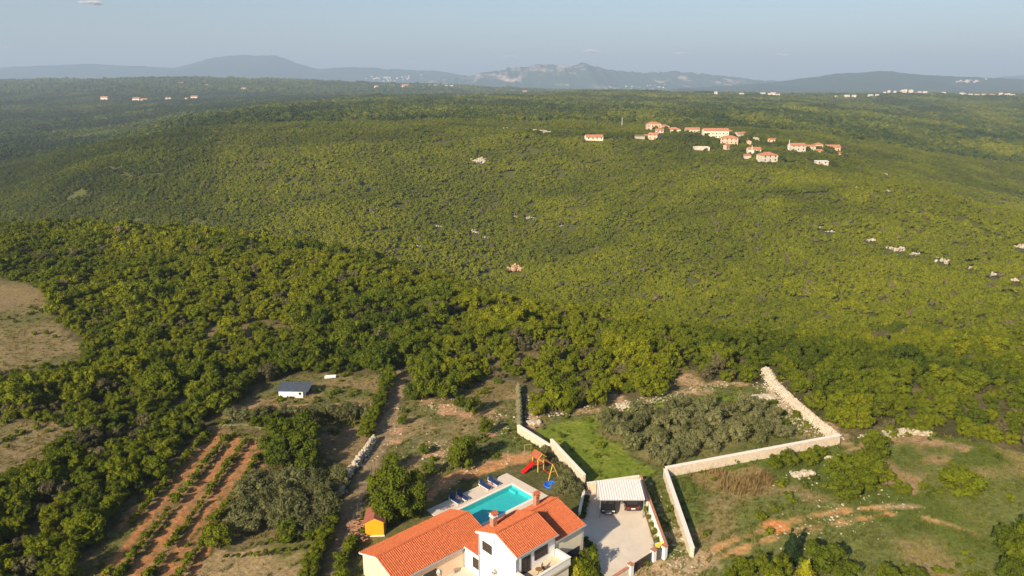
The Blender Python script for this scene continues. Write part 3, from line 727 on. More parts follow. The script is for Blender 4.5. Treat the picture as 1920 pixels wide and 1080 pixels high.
# scrub wood on the canyon slopes
X, Y, g = jitter_grid(-720, 720, 224, 900, 2.25, 6)
keep = (np.abs(X) < .76 * Y + 26) & ~cleared(X, Y) & (fbm(X / 13, Y / 13, 12, 3) > .27)
X, Y = X[keep], Y[keep]
S = np.clip(.70 * np.exp(g.normal(size=X.shape) * .24) + (fbm(X / 17, Y / 17, 93, 2) - .5) * .7, .4, 1.9)
zz = height(X, Y)
VIL = np.clip(1.3 - np.hypot((X - 195) / 95, (Y - 655) / 75), 0, .22)
base = np.where(Y > 690, .48, .70) - np.clip((-X / Y - .38) / .25, 0, .2) - np.clip((-X / Y - .38) / .12, 0, .14) * (Y > 430) - VIL - np.clip((fbm(X / 90, Y / 60, 33, 2) - .52) * .8, 0, .15)  # darker leaf tint at far left partly paints the valley's shade
TM = np.clip(base + (fbm(X / 28, Y / 28, 83, 3) - .5) * .6 + g.normal(size=X.shape) * .085, 0, 1)
GM = g.random(X.shape) < .05
for sel, mt in ((~GM, 'slope'), (GM, 'grey_bush')):
    scatter('forest', MIDP, np.stack([X, Y, zz - .3], 1)[sel], S[sel], g.uniform(0, 6.28, sel.sum()), g.integers(0, 8, sel.sum()), TM[sel], M[mt])

# plateau woods and the far hills
X, Y, g = jitter_grid(-2200, 2200, 900, 2950, 7.6, 7)
keep = (np.abs(X) < .76 * Y) & (fbm(X / 60, Y / 60, 14, 3) > .24)
X, Y = X[keep], Y[keep]
S = np.clip(.9 + (fbm(X / 50, Y / 50, 95, 3) - .5) * 1.1 + g.normal(size=X.shape) * .2, .4, 1.8)
scatter('forest', LOWP, np.stack([X, Y, height(X, Y) - .8], 1), S, g.uniform(0, 6.28, X.shape), g.integers(0, 7, X.shape), np.clip(.42 - np.clip((-X / Y - .2) / .3, 0, .2) + (fbm(X / 90, Y / 140, 97, 3) - .5) * 1.5 + g.normal(size=X.shape) * .17, 0, 1), M['far_wood'])
X, Y, g = jitter_grid(-4200, 4200, 2950, 5600, 20, 8)
keep = (np.abs(X) < .76 * Y) & (fbm(X / 160, Y / 160, 15, 3) > .25)
X, Y = X[keep], Y[keep]
S = np.clip(.85 + (fbm(X / 120, Y / 120, 99, 3) - .5) * 1.2 + g.normal(size=X.shape) * .2, .4, 1.7)
scatter('forest', FARP, np.stack([X, Y, height(X, Y) - 2], 1), S, g.uniform(0, 6.28, X.shape), g.integers(0, 5, X.shape), np.clip(.3 + (fbm(X / 300, Y / 300, 98, 3) - .5) * .9 + g.normal(size=X.shape) * .12, 0, 1), M['far_wood'])

# ------------------------------------------------------------------ more materials
M['tile'] = mat('roof_tile', (.54, .150, .055), .8, .30, 4.2, .2, col2=(.32, .072, .026))
M['tile_old'] = mat('aged_roof_tile', (.50, .21, .11), .85, .3, .5, 0, col2=(.38, .15, .085))
M['white'] = mat('white_render', (.80, .78, .74), .85, .06, .8, .15, fac_scale=20)
M['peach'] = mat('peach_render', (.72, .52, .37), .85, .08, .7, .15, fac_scale=20)
M['cream'] = mat('cream_render', (.74, .64, .48), .85, .07, .7, .15, fac_scale=20)
M['pinkwall'] = mat('pinkish_render', (.60, .40, .29), .9, .15, .5)
M['oldstone'] = mat('old_stone_wall', (.48, .41, .31), .95, .3, .9, .4)
M['mossroof'] = mat('mossy_roof', (.17, .16, .08), .95, .3, .8)
M['block'] = mat('cream_block', (.66, .55, .43), .9, .22, 2.6, .5, col2=(.48, .39, .30))
M['shutter'] = mat('brown_shutter', (.062, .045, .040), .55, .2, 5)
M['frame'] = mat('brown_frame', (.05, .037, .033), .5, .2, 5)
M['glass'] = mat('window_glass', (.02, .025, .03), .08, .1, 1, spec=.7)
M['gutter'] = mat('grey_gutter', (.42, .41, .40), .45, .1, 4, metal=.4)
M['brick'] = mat('chimney_brick', (.47, .20, .12), .9, .35, 5, .4)
M['deck'] = mat('pool_deck_stone', (.62, .52, .43), .8, .10, 2.2, .1)
M['coping'] = mat('pool_coping', (.74, .68, .60), .7, .08, 3)
M['basin'] = mat('pool_basin', (.14, .51, .51), .5, .10, 2)
M['concrete'] = mat('drive_concrete', (.64, .555, .455), .85, .16, .55, .15, col2=(.54, .465, .38))
M['sheet'] = mat('carport_sheet', (.74, .68, .64), .5, .10, 1.5)
M['steel'] = mat('grey_steel', (.30, .30, .31), .45, .15, 4, metal=.6)
M['darkmetal'] = mat('anthracite_metal', (.075, .068, .068), .5, .2, 3)
M['wood'] = mat('brown_wood', (.25, .135, .065), .8, .35, 4, .3)
M['yellowwood'] = mat('yellow_painted_wood', (.68, .42, .075), .65, .12, 5)
M['olivewood'] = mat('weathered_wood', (.36, .30, .12), .85, .3, 4)
M['redplastic'] = mat('red_plastic', (.62, .012, .010), .35, .06, 3)
M['playroof'] = mat('red_brown_boards', (.33, .090, .045), .8, .25, 3)
M['blue'] = mat('blue_plastic', (.015, .13, .58), .45, .1, 3)
M['bluefabric'] = mat('blue_fabric', (.014, .040, .13), .8, .2, 6)
M['whiteplastic'] = mat('white_plastic', (.78, .76, .74), .45, .06, 4)
M['pinkplastic'] = mat('pink_plastic', (.60, .26, .20), .5, .1, 4)
M['orange'] = mat('orange_boards', (.80, .33, .012), .75, .08, 2)
M['hutroof'] = mat('hut_roof_felt', (.30, .095, .065), .9, .2, 2)
M['log'] = mat('cut_logs', (.36, .20, .12), .9, .45, 5, .3)
M['shedroof'] = mat('shed_sheet_roof', (.105, .120, .155), .45, .2, 1.2, metal=.3)
M['black_paint'] = mat('black_car_paint', (.010, .010, .013), .22, .1, 2, spec=.6, coat=1)
M['red_paint'] = mat('dark_red_car_paint', (.030, .004, .006), .22, .1, 2, spec=.6, coat=1)
M['rubber'] = mat('tyre_rubber', (.018, .018, .018), .9, .2, 9)
M['chrome'] = mat('bright_metal', (.7, .7, .7), .2, .05, 3, metal=1)
M['lamp'] = mat('lamp_glass', (.75, .75, .75), .12, .05, 3, spec=.8)
M['redlamp'] = mat('red_lamp_glass', (.45, .01, .012), .15, .05, 3, spec=.7)
M['yellowplastic'] = mat('yellow_plastic', (.78, .52, .04), .5, .08, 4)
M['palestone'] = mat('pale_wall_stone', (.60, .51, .40), .9, .25, 1.0, .5, col2=(.48, .40, .31))
M['gravel'] = mat('pale_gravel', (.55, .48, .38), .95, .4, 6, .5)
M['soil'] = mat('planter_soil', (.17, .11, .065), .95, .4, 4, .4)
M['oldwhite'] = mat('old_white_wall', (.56, .49, .40), .9, .25, .5)
M['towncol'] = mat('town_wall', (.62, .56, .50), .9, .1, .1)

# ------------------------------------------------------------------ the villa (its plan axes: a along the ridges, b towards the front)
HA, HB = -14.0, 12.0
HF = lambda a, b, z: (a - HA, -(b - HB), z)
house = thing('house', 'white and cream villa with orange tiled roofs, a balcony and two chimneys beside the pool', 'house', WAB(HA, HB), HROT)

def tiles(mb, e0, e1, r0, r1, pitch=.23, row=.38, h=.09):
    """barrel tiles: ribs run from the eave e0-e1 up to the ridge r0-r1; every course steps over the one below"""
    e0, e1, r0, r1 = (np.array(p, float) for p in (e0, e1, r0, r1))
    wid = np.linalg.norm(e1 - e0); ln = np.linalg.norm(r0 - e0)
    nrm = np.cross(e1 - e0, r0 - e0); nrm /= np.linalg.norm(nrm)
    if nrm[2] < 0: nrm = -nrm
    nc = max(2, int(round(wid / pitch))) * 6 + 1; nr = max(2, int(round(ln / row)))
    u = np.linspace(0, 1, nc); prof = h * (.5 - .5 * np.cos(2 * np.pi * np.linspace(0, (nc - 1) / 6, nc))) ** .8
    tv = []; lift = []
    for k in range(nr): tv += [k / nr, (k + 1) / nr - 1e-4]; lift += [.028, .006]
    T, U = np.meshgrid(np.array(tv), u, indexing='ij')
    P = (e0 + (e1 - e0) * U[..., None]) * (1 - T[..., None]) + (r0 + (r1 - r0) * U[..., None]) * T[..., None]
    jit = np.repeat(np.repeat(RNG.uniform(-.006, .006, (nr, (nc - 1) // 6 + 1)), 6, axis=1)[:, :nc], 2, axis=0)
    P = P + nrm * (prof[None, :] + np.array(lift)[:, None] + jit)[..., None]
    m = len(tv); i = np.arange(m - 1)[:, None] * nc + np.arange(nc - 1)[None]
    F = np.stack([i, i + 1, i + 1 + nc, i + nc], -1).reshape(-1, 4)
    mb.add(P.reshape(-1, 3).tolist(), F.tolist())

def gable_roof(parent, a0, a1, b0, b1, bm, zf, zr, zb, name='roof', fn=HF, eave_mat='cream'):
    sl = MB(fn)
    sl.extr([(b0, zb), (bm, zr), (b1, zf), (b1, zf - .13), (bm, zr - .13), (b0, zb - .13)], a0 + .02, a1 - .02)
    o = sl.build(name, M['white'], parent)
    t = MB(fn)
    tiles(t, (a0, b1, zf), (a1, b1, zf), (a0, bm, zr), (a1, bm, zr)); tiles(t, (a0, b0, zb), (a1, b0, zb), (a0, bm, zr), (a1, bm, zr))
    tag(t.build('roof_tiles', M['tile'], o), kind='stuff')
    c = MB(fn); n = int((a1 - a0) / .38)
    for k in range(n):
        x0 = a0 + (a1 - a0) * k / n; x1 = a0 + (a1 - a0) * (k + 1.06) / n
        c.tube((x0, bm, zr + .035), (x1, bm, zr + .05), .12, .105, 8)
    tag(c.build('ridge_tiles', M['tile'], o), kind='stuff')
    g = MB(fn); g.tube((a0, b1 + .05, zf - .06), (a1, b1 + .05, zf - .06), .07, n=8); g.build('gutter', M['gutter'], o)
    g = MB(fn); g.tube((a0, b0 - .05, zb - .06), (a1, b0 - .05, zb - .06), .07, n=8); g.build('gutter', M['gutter'], o)
    return o

wl = MB(HF).extr([(5.2, -.4), (5.2, 2.5), (8.28, 3.58), (11.35, 2.5), (11.35, -.4)], -25.35, -13.62).build('wall', M['peach'], house)
roof_l = gable_roof(house, -25.63, -13.39, 4.92, 11.63, 8.28, 2.6, 3.78, 2.6)
wm = MB(HF).extr([(14.0, -.4), (14.0, 5.5), (16.8, 6.55), (19.5, 5.5), (19.5, -.4)], -16.75, -11.32).build('wall', M['white'], house)
roof_m = gable_roof(house, -17.02, -11.19, 13.71, 19.89, 16.8, 5.6, 6.75, 5.6)
wr = MB(HF).extr([(14.2, -.4), (14.2, 5.35), (15.41, 5.78), (19.3, 4.55), (19.3, -.4)], -11.3, -6.92).build('wall', M['cream'], house)
roof_r = gable_roof(house, -11.185, -6.64, 13.93, 19.6, 15.41, 4.61, 5.96, 5.45)
wa = MB(HF).box(-16.7, -13.63, 11.37, 13.98, -.4, 2.7).build('wall', M['white'], house)
ar = MB(HF).add([(-16.95, 11.66, 2.72), (-16.95, 13.97, 2.72), (-13.7, 13.97, 3.75), (-13.7, 11.66, 3.75), (-16.95, 11.66, 2.6), (-16.95, 13.97, 2.6), (-13.7, 13.97, 3.6), (-13.7, 11.66, 3.6)], [(0, 1, 2, 3), (7, 6, 5, 4), (0, 4, 5, 1), (1, 5, 6, 2), (2, 6, 7, 3), (3, 7, 4, 0)]).build('roof', M['white'], house)
t = MB(HF); tiles(t, (-16.98, 11.66, 2.73), (-16.98, 13.97, 2.73), (-13.7, 11.66, 3.76), (-13.7, 13.97, 3.76)); tag(t.build('roof_tiles', M['tile'], ar), kind='stuff')
# white verge boards of the tall gable
vb = MB(HF)
for (b0, z0), (b1, z1) in (((13.7, 5.56), (16.8, 6.71)), ((19.9, 5.56), (16.8, 6.71))):
    vb.add([(-17.05, b0, z0 - .18), (-17.05, b1, z1 - .18), (-17.05, b1, z1 + .02), (-17.05, b0, z0 + .02), (-16.98, b0, z0 - .18), (-16.98, b1, z1 - .18), (-16.98, b1, z1 + .02), (-16.98, b0, z0 + .02)], [(0, 1, 2, 3), (7, 6, 5, 4), (0, 4, 5, 1), (1, 5, 6, 2), (2, 6, 7, 3), (3, 7, 4, 0)])
vb.build('verge_board', M['white'], roof_m)
for a, b, z1, z0 in ((-16.83, 13.93, 5.5, -.3), (-16.83, 19.57, 5.5, -.3), (-6.84, 19.38, 4.5, -.3), (-16.8, 11.42, 2.5, -.3)):
    g = MB(HF); g.tube((a, b, z0), (a, b, z1), .05, n=8); g.tube((a, b, z1), (a + .1, b + (.3 if b > 15 else -.1), z1 + .08), .045, n=6); g.build('downpipe', M['gutter'], house)

def window(parent, org, ud, nd, wd, z0, z1, leaves=2, door=False, frame='frame', name=None):
    """frame proud of the wall, glass set inside it, louvred shutter leaves closed over it"""
    tf = lambda u, n, z: HF(org[0] + ud[0] * u + nd[0] * n, org[1] + ud[1] * u + nd[1] * n, z)
    f = MB(tf); e = .07
    f.box(-e, wd + e, -.05, .05, z1, z1 + e); f.box(-e, wd + e, -.05, .08, z0 - e, z0); f.box(-e, 0, -.05, .05, z0, z1); f.box(wd, wd + e, -.05, .05, z0, z1)
    o = f.build(name or ('door' if door else 'window'), M[frame], parent)
    MB(tf).box(0, wd, -.04, .012, z0, z1).build('pane', M['glass'], o)
    lw = wd / leaves if leaves else 0
    for k in range(leaves):
        s = MB(tf); u0 = k * lw + .012; u1 = (k + 1) * lw - .012
        s.box(u0, u0 + .06, .016, .055, z0, z1); s.box(u1 - .06, u1, .016, .055, z0, z1)
        for zz in (z0, (z0 + z1) / 2 - .03, z1 - .06): s.box(u0 + .06, u1 - .06, .016, .053, zz, zz + .06)
        n = int((z1 - z0) / .075)
        for q in range(n):
            zz = z0 + .06 + (z1 - z0 - .12) * q / n
            s.box(u0 + .06, u1 - .06, .018, .040, zz, zz + .045)
        s.build('shutter', M['shutter'], o)
    return o
LEFT = (-1, 0); FRONT = (0, 1)
window(house, (-16.75, 14.52), (0, 1), LEFT, 1.34, 3.84, 4.72, 3)
window(house, (-16.70, 12.86), (0, 1), LEFT, .80, .90, 1.95, 2)
window(house, (-14.18, 19.5), (1, 0), FRONT, 1.74, 3.86, 4.80, 4)
window(house, (-15.98, 19.5), (1, 0), FRONT, 1.10, 3.10, 4.76, 2, True)
window(house, (-22.0, 11.35), (1, 0), FRONT, 1.5, .35, 1.55, 2)
window(house, (-10.4, 19.3), (1, 0), FRONT, 3.0, .05, 2.15, 0, True, name='garage_door')  # dark pane stands in for the shade inside an open porch recess
MB(HF).box(-16.80, -16.752, 16.35, 16.43, 5.25, 5.65).build('vent', M['darkmetal'], house)

# balcony in front of the tall part
bal = MB(HF).box(-16.72, -11.1, 19.503, 21.3, -.4, 2.75).build('balcony', M['cream'], house)
MB(HF).box(-16.8, -11.02, 19.506, 21.5, 2.753, 3.0).build('floor_slab', mat('balcony_tiles', (.66, .53, .38), .7, .1, 3), bal)
pp = MB(HF); pp.box(-16.78, -11.05, 21.30, 21.48, 3.003, 3.66); pp.box(-16.78, -16.60, 19.51, 21.30, 3.003, 3.66); pp.box(-11.23, -11.05, 19.51, 21.30, 3.003, 3.66)
pp.build('parapet', M['white'], bal)
cp = MB(HF); cp.box(-16.84, -10.99, 21.25, 21.53, 3.663, 3.72); cp.box(-16.84, -16.55, 19.51, 21.25, 3.663, 3.72); cp.box(-11.28, -10.99, 19.51, 21.25, 3.663, 3.72)
cp.build('coping', M['coping'], bal)

def chimney(a, b, z0, z1, s, body, top, roofpart):
    c = MB(HF).box(a - s, a + s, b - s, b + s, z0, z1)
    c.box(a - s - .05, a + s + .05, b - s - .05, b + s + .05, z0, z0 + .35)
    o = c.build('chimney', M[body], house)
    t = MB(HF).box(a - s - .06, a + s + .06, b - s - .06, b + s + .06, z1 + .003, z1 + .12)
    for da in (-1, 1):
        for db in (-1, 1): t.box(a + da * (s - .06) - .06, a + da * (s - .06) + .06, b + db * (s - .06) - .06, b + db * (s - .06) + .06, z1 + .12, z1 + .36)
    t.build('cap', M[top], o)
    k = MB(HF).extr([(b - s - .12, z1 + .36), (b, z1 + .62), (b + s + .12, z1 + .36), (b + s + .12, z1 + .33), (b, z1 + .57), (b - s - .12, z1 + .33)], a - s - .12, a + s + .12)
    k.build('cowl', M['tile'], o)
chimney(-15.5, 14.75, 5.6, 7.15, .27, 'brick', 'white', roof_m)
chimney(-9.1, 14.5, 5.3, 6.75, .25, 'brick', 'brick', roof_r)

def dish(a, b, z, label, mast=0):
    o = thing('satellite_dish', label, 'satellite dish', WAB(a, b, z), HROT)
    q = MB()
    prof = [(.02, -.10), (.18, -.085), (.33, -.03), (.42, .03)]
    q.lathe(prof, n=16)
    me = q.mesh('reflector', M['coping'], True)
    c = link('reflector', me, o, (-.32, -.08, .1), scale=.72); c.rotation_euler = (R(52), R(-38), 0)
    MB().tube((-.28, -.06, .0), (-.75, -.40, .38), .018).box(-.80, -.70, -.46, -.36, .34, .46).build('feed_arm', M['darkmetal'], o)
    b_ = MB().tube((0, 0, -.1), (-.3, -.06, .02), .03)
    if mast: b_.tube((0, 0, -mast), (0, 0, .1), .028)
    b_.build('bracket', M['darkmetal'], o)
dish(-16.76, 16.44, 2.2, 'pale satellite dish on the tall white gable wall of the villa')
dish(-20.3, 12.05, 1.55, 'pale satellite dish on a mast in front of the peach wall', 1.55)
MB(HF).prism([(-22.6, 11.37), (-16.78, 11.37), (-16.78, 15.2), (-22.6, 15.2)], -.1, .05).build('patio', M['deck'], None, house.location, HROT)['kind'] = 'structure'

# balcony furniture
ch = thing('folding_chair', 'folding metal chair standing on the villa balcony', 'chair', WAB(-14.0, 20.6, 3.0), HROT + .5)
MB().box(-.22, .22, -.2, .2, .43, .46).build('seat', M['wood'], ch)
MB().box(-.22, .22, .18, .21, .5, .88).build('backrest', M['wood'], ch)
for sx in (-.2, .2):
    MB().tube((sx, -.2, 0), (sx, .2, .9), .014, n=6).build('leg', M['steel'], ch); MB().tube((sx, .22, 0), (sx, -.18, .44), .014, n=6).build('leg', M['steel'], ch)
tb = thing('cafe_table', 'small round dark table on the villa balcony', 'table', WAB(-14.8, 20.7, 3.0), HROT)
MB().lathe([(.34, .70), (.36, .715), (.36, .73), (.34, .74)], n=18).build('top', M['wood'], tb)
MB().tube((0, 0, 0), (0, 0, .7), .03).lathe([(.22, 0), (.2, .03)], n=14).build('pedestal', M['darkmetal'], tb)

# ------------------------------------------------------------------ pool and deck
PA0, PA1, PB0, PB1 = -10.7, -1.65, 2.52, 6.62
DF = lambda a, b, z: WAB(a, b, z)
dk = MB(DF)
dk.box(-13.3, -.12, -.12, PB0 - .35, -.3, .12); dk.box(-13.3, -.12, PB1 + .35, 8.6, -.3, .12); dk.box(PA1 + .35, -.12, PB0 - .35, PB1 + .35, -.3, .12); dk.box(-13.3, PA0 - .35, PB0 - .35, PB1 + .35, -.3, .12)
dk.box(-13.3, -6.6, 8.6, 14.0, -.3, .118)
tag(dk.build('pool_deck', M['deck']), kind='structure')
pool = thing('swimming_pool', 'rectangular turquoise swimming pool with pale stone edge behind the villa', 'pool', WAB((PA0 + PA1) / 2, (PB0 + PB1) / 2), HROT)
PF = lambda a, b, z: (a - (PA0 + PA1) / 2, -(b - (PB0 + PB1) / 2), z)
bs = MB(PF)
for z0, z1, q in ((-.75, .1, 0),):
    bs.box(PA0 - .2, PA0, PB0 - .2, PB1 + .2, z0, z1); bs.box(PA1, PA1 + .2, PB0 - .2, PB1 + .2, z0, z1); bs.box(PA0, PA1, PB0 - .2, PB0, z0, z1); bs.box(PA0, PA1, PB1, PB1 + .2, z0, z1)
bs.box(PA0, PA1, PB0, PB1, -.75, -.62)
bs.box(PA1 - .5, PA1, PB0, PB0 + 1.2, -.62, -.28)
bs.build('basin', M['basin'], pool)
cpg = MB(PF)
cpg.box(PA0 - .35, PA1 + .35, PB0 - .35, PB0, .103, .14); cpg.box(PA0 - .35, PA1 + .35, PB1, PB1 + .35, .103, .14); cpg.box(PA0 - .35, PA0, PB0, PB1, .103, .14); cpg.box(PA1, PA1 + .35, PB0, PB1, .103, .14)
cpg.build('coping', M['coping'], pool)
wm_ = bpy.data.materials.new('pool_water'); wm_.use_nodes = True; n = wm_.node_tree; n.nodes.clear(); L = n.links
o_ = n.nodes.new('ShaderNodeOutputMaterial'); tr = n.nodes.new('ShaderNodeBsdfTransparent'); tr.inputs[0].default_value = (.50, .95, .98, 1)
gl = n.nodes.new('ShaderNodeBsdfGlossy'); gl.inputs['Roughness'].default_value = .04; fr = n.nodes.new('ShaderNodeValue'); fr.outputs[0].default_value = .055
bp = n.nodes.new('ShaderNodeBump'); nz = n.nodes.new('ShaderNodeTexNoise'); nz.inputs['Scale'].default_value = 3; bp.inputs['Strength'].default_value = .12; bp.inputs['Distance'].default_value = .05
L.new(nz.outputs[0], bp.inputs['Height']); L.new(bp.outputs[0], gl.inputs['Normal'])
mx = n.nodes.new('ShaderNodeMixShader'); L.new(fr.outputs[0], mx.inputs[0]); L.new(tr.outputs[0], mx.inputs[1]); L.new(gl.outputs[0], mx.inputs[2]); L.new(mx.outputs[0], o_.inputs[0])
me_ = bpy.data.meshes.new('water'); me_.from_pydata([PF(a_, b_, -.02) for a_, b_ in ((PA0, PB0), (PA0, PB1), (PA1, PB1), (PA1, PB0))], [], [(0, 1, 2, 3)]); me_.update()
if me_.polygons[0].normal.z < 0: me_.flip_normals()
me_.materials.append(wm_); link('water', me_, pool)

# sun loungers with blue pads, a little table in each pair
def lounger(a, b, label):
    o = thing('sun_lounger', label, 'sun lounger', WAB(a, b, .12), HROT, 'sun loungers by the pool')
    f = MB()
    for s in (-.3, .3): f.box(s - .025, s + .025, -.95, .95, .27, .32)
    for y in np.linspace(-.9, .3, 8): f.box(-.3, .3, y, y + .08, .285, .31)
    f.build('frame', M['whiteplastic'], o)
    for sx in (-.27, .27):
        for sy in (-.8, .7): MB().box(sx - .03, sx + .03, sy - .03, sy + .03, 0, .27).build('leg', M['whiteplastic'], o)
    MB().box(-.29, .29, -.94, .32, .322, .39).build('pad', M['bluefabric'], o)
    th = R(48)
    MB().add([(sx, .33 + math.cos(th) * l - math.sin(th) * q, .33 + math.sin(th) * l + math.cos(th) * q) for q in (0, .07) for l in (0, .82) for sx in (-.29, .29)], [(0, 1, 3, 2), (4, 6, 7, 5), (0, 4, 5, 1), (2, 3, 7, 6), (0, 2, 6, 4), (1, 5, 7, 3)]).build('backrest', M['bluefabric'], o)
    MB().tube((-.25, .85, .1), (-.25, .80, .85), .02, n=6).tube((.25, .85, .1), (.25, .80, .85), .02, n=6).build('support', M['whiteplastic'], o)
    return o
LP = [(-9.65, .85, 'blue sun lounger at the shaded left end of the row by the pool'), (-8.45, .85, 'second blue sun lounger from the left, beside the shaded one'),
      (-4.75, .80, 'third blue sun lounger from the left, right of the gap in the row'), (-3.25, .80, 'rightmost blue sun lounger, nearest the deck corner')]
for a, b, lb in LP: lounger(a, b, lb)
def side_table(a, b, label):
    o = thing('side_table', label, 'table', WAB(a, b, .12), HROT, 'small tables between loungers')
    MB().lathe([(.22, .40), (.24, .42), (.24, .44), (.22, .45)], n=14).build('top', M['pinkplastic'], o)
    for k in range(3):
        t = k * 2.094; MB().tube((math.cos(t) * .2, math.sin(t) * .2, 0), (math.cos(t) * .1, math.sin(t) * .1, .40), .018, n=6).build('leg', M['pinkplastic'], o)
side_table(-9.05, .95, 'little pink table between the two left loungers'); side_table(-4.0, .9, 'little pink table between the two right loungers')

# ------------------------------------------------------------------ playground set
pg = thing('play_tower', 'wooden play tower with red brown roof, red slide and yellow swing frame on the lawn', 'playground set', (3.5, 90.1, 0), R(-52))
# local: x towards the swings, y towards the back
for sx in (-.55, .55):
    for sy in (-.5, .5): MB().box(sx - .05, sx + .05, sy - .05, sy + .05, 0, 2.15).build('post', M['yellowwood'], pg)
MB().box(-.62, .62, -.57, .57, .95, 1.02).build('platform', M['playroof'], pg)
rl = MB(); rl.box(-.6, .6, .47, .52, 1.5, 1.56)
for k in range(7): rl.box(-.55 + k * .17, -.49 + k * .17, .47, .51, 1.02, 1.5)
rl.build('railing', M['yellowwood'], pg)
rfp = MB()
rfp.extr([(-.75, 2.05), (0, 2.72), (.75, 2.05), (.75, 2.0), (0, 2.65), (-.75, 2.0)], -.78, .78, 'x')
pr = rfp.build('roof', M['playroof'], pg)
for sx in (-.8, .79):
    MB().add([(sx, -.78, 1.98), (sx, 0, 2.66), (sx, .78, 1.98), (sx, .72, 1.92), (sx, 0, 2.56), (sx, -.72, 1.92), (sx + .05, -.78, 1.98), (sx + .05, 0, 2.66), (sx + .05, .78, 1.98), (sx + .05, .72, 1.92), (sx + .05, 0, 2.56), (sx + .05, -.72, 1.92)],
        [(0, 1, 4, 5), (1, 2, 3, 4), (6, 11, 10, 7), (7, 10, 9, 8), (0, 6, 7, 1), (1, 7, 8, 2), (5, 4, 10, 11), (4, 3, 9, 10)]).build('verge_board', M['yellowwood'], pr)
sl = MB()
sp = [(-.55, 1.08), (-.8, 1.05), (-1.5, .62), (-2.15, .22), (-2.45, .16)]
for (x0, z0), (x1, z1) in zip(sp[:-1], sp[1:]):
    for y0, y1, hh in ((-.25, .25, .04), (-.29, -.25, .17), (.25, .29, .17)):
        sl.add([(x0, y0, z0), (x0, y1, z0), (x1, y1, z1), (x1, y0, z1), (x0, y0, z0 + hh), (x0, y1, z0 + hh), (x1, y1, z1 + hh), (x1, y0, z1 + hh)], [(3, 2, 1, 0), (4, 5, 6, 7), (0, 1, 5, 4), (1, 2, 6, 5), (2, 3, 7, 6), (3, 0, 4, 7)])
so_ = sl.build('slide', M['redplastic'], pg); so_.rotation_euler = (0, 0, R(84)); so_.location = (-.1, 0, 0)
MB().box(.55, 3.0, -.05, .05, 1.95, 2.05).build('swing_beam', M['playroof'], pg)
for sy in (-.85, .85): MB().tube((2.95, 0, 2.05), (3.1, sy, 0), .05, n=6).build('leg', M['yellowwood'], pg)
MB().tube((3.03, -.45, 1.0), (3.03, .45, 1.0), .035, n=6).build('crossbar', M['yellowwood'], pg)
for x in (1.3, 2.2):
    s = MB().box(x - .2, x + .2, -.09, .09, .42, .46).build('swing_seat', M['redplastic'], pg)
    MB().tube((x - .18, 0, .44), (x - .18, 0, 1.97), .01, n=5).tube((x + .18, 0, .44), (x + .18, 0, 1.97), .01, n=5).build('rope', M['darkmetal'], s)
pd_ = thing('paddling_pool', 'round blue paddling pool on the grass under the swing frame', 'paddling pool', (5.0, 85.9, 0))
MB().lathe([(.85, 0), (.92, .1), (.88, .24), (.78, .24), (.76, .08)], n=24).build('rim', M['blue'], pd_, smooth=True)
MB().lathe([(.1, .06), (.77, .06), (.77, .09)], n=24).build('liner', M['blue'], pd_)
def post(x, y, h, label, r=.028):
    o = thing('garden_post', label, 'post', (x, y, 0), 0, 'posts around the lawn')
    MB().tube((0, 0, -.2), (0, 0, h), r, n=8).build('pole', M['gutter'], o); MB().lathe([(r * 1.6, h), (r * 1.4, h + .06), (.01, h + .1)], n=8).build('cap', M['gutter'], o)
post(-.55, 92.0, 1.7, 'pale post at the back corner of the pool deck')
post(-10.7, 84.6, 1.3, 'pale post at the left end of the lawn behind the loungers')
gf = thing('plant_frame', 'slim yellowish wooden frame standing in the grass left of the play tower', 'frame', (2.2, 94.6, 0), R(10))
for sx in (-.45, .45): MB().box(sx - .03, sx + .03, -.03, .03, -.1, 1.3).build('post', M['olivewood'], gf)
MB().box(-.5, .5, -.03, .03, 1.3, 1.36).build('crossbar', M['olivewood'], gf)

# ------------------------------------------------------------------ driveway, carport, cars
lot = MB().prism(lot_quad(), -.3, .055).build('driveway', M['concrete']); tag(lot, kind='structure')

def block_wall(name, label, pts, h, th, material='block', cap='coping', bl=.46, bh=.2, capw=.05, group=None, cat='wall'):
    o = thing(name, label, cat, (*pts[0], 0), 0, group)
    x0, y0 = pts[0]
    core = MB(); blk = MB(); cp_ = MB(); g = random.Random(int(abs(x0 * 91 + y0 * 37)))
    for (ax, ay), (bx, by) in zip(pts[:-1], pts[1:]):
        L_ = math.hypot(bx - ax, by - ay); ux, uy = (bx - ax) / L_, (by - ay) / L_
        def tf(u, n_, z, ax=ax, ay=ay, ux=ux, uy=uy): return (ax - x0 + ux * u - uy * n_, ay - y0 + uy * u + ux * n_, z)
        hz = 0
        core.box(0, L_, -th / 2 + .02, th / 2 - .02, -.6, h - .005, tf)
        rows = max(1, int(round(h / bh)))
        for r in range(rows):
            z0 = r * h / rows; u = -(r % 2) * bl * .5 - g.random() * .1
            while u < L_ - .02:
                u1 = min(L_, u + bl * g.uniform(.8, 1.2)); us = max(0, u)
                e = g.uniform(0, .035)
                if u1 - us > .05: blk.box(us + .008, u1 - .008, -th / 2 - e, th / 2 + e, z0 + .007, z0 + h / rows - .007, tf)
                u = u1
        cp_.box(-capw, L_ + capw, -th / 2 - capw, th / 2 + capw, h + .003, h + .07, tf)
    core.build('core', M[material], o)
    tag(blk.build('stonework', M[material], o), kind='stuff')
    if cap: cp_.build('coping', M[cap], o)
    return o
block_wall('garden_wall', 'low pale stone wall, upper of two steps, from the play tower up the slope', [(.9, 100.9), (5.35, 94.5)], 1.25, .35)
block_wall('garden_wall', 'taller pale wall along the lawn between play tower and carport', [(5.5, 95.0), (9.2, 85.2)], 1.95, .3)
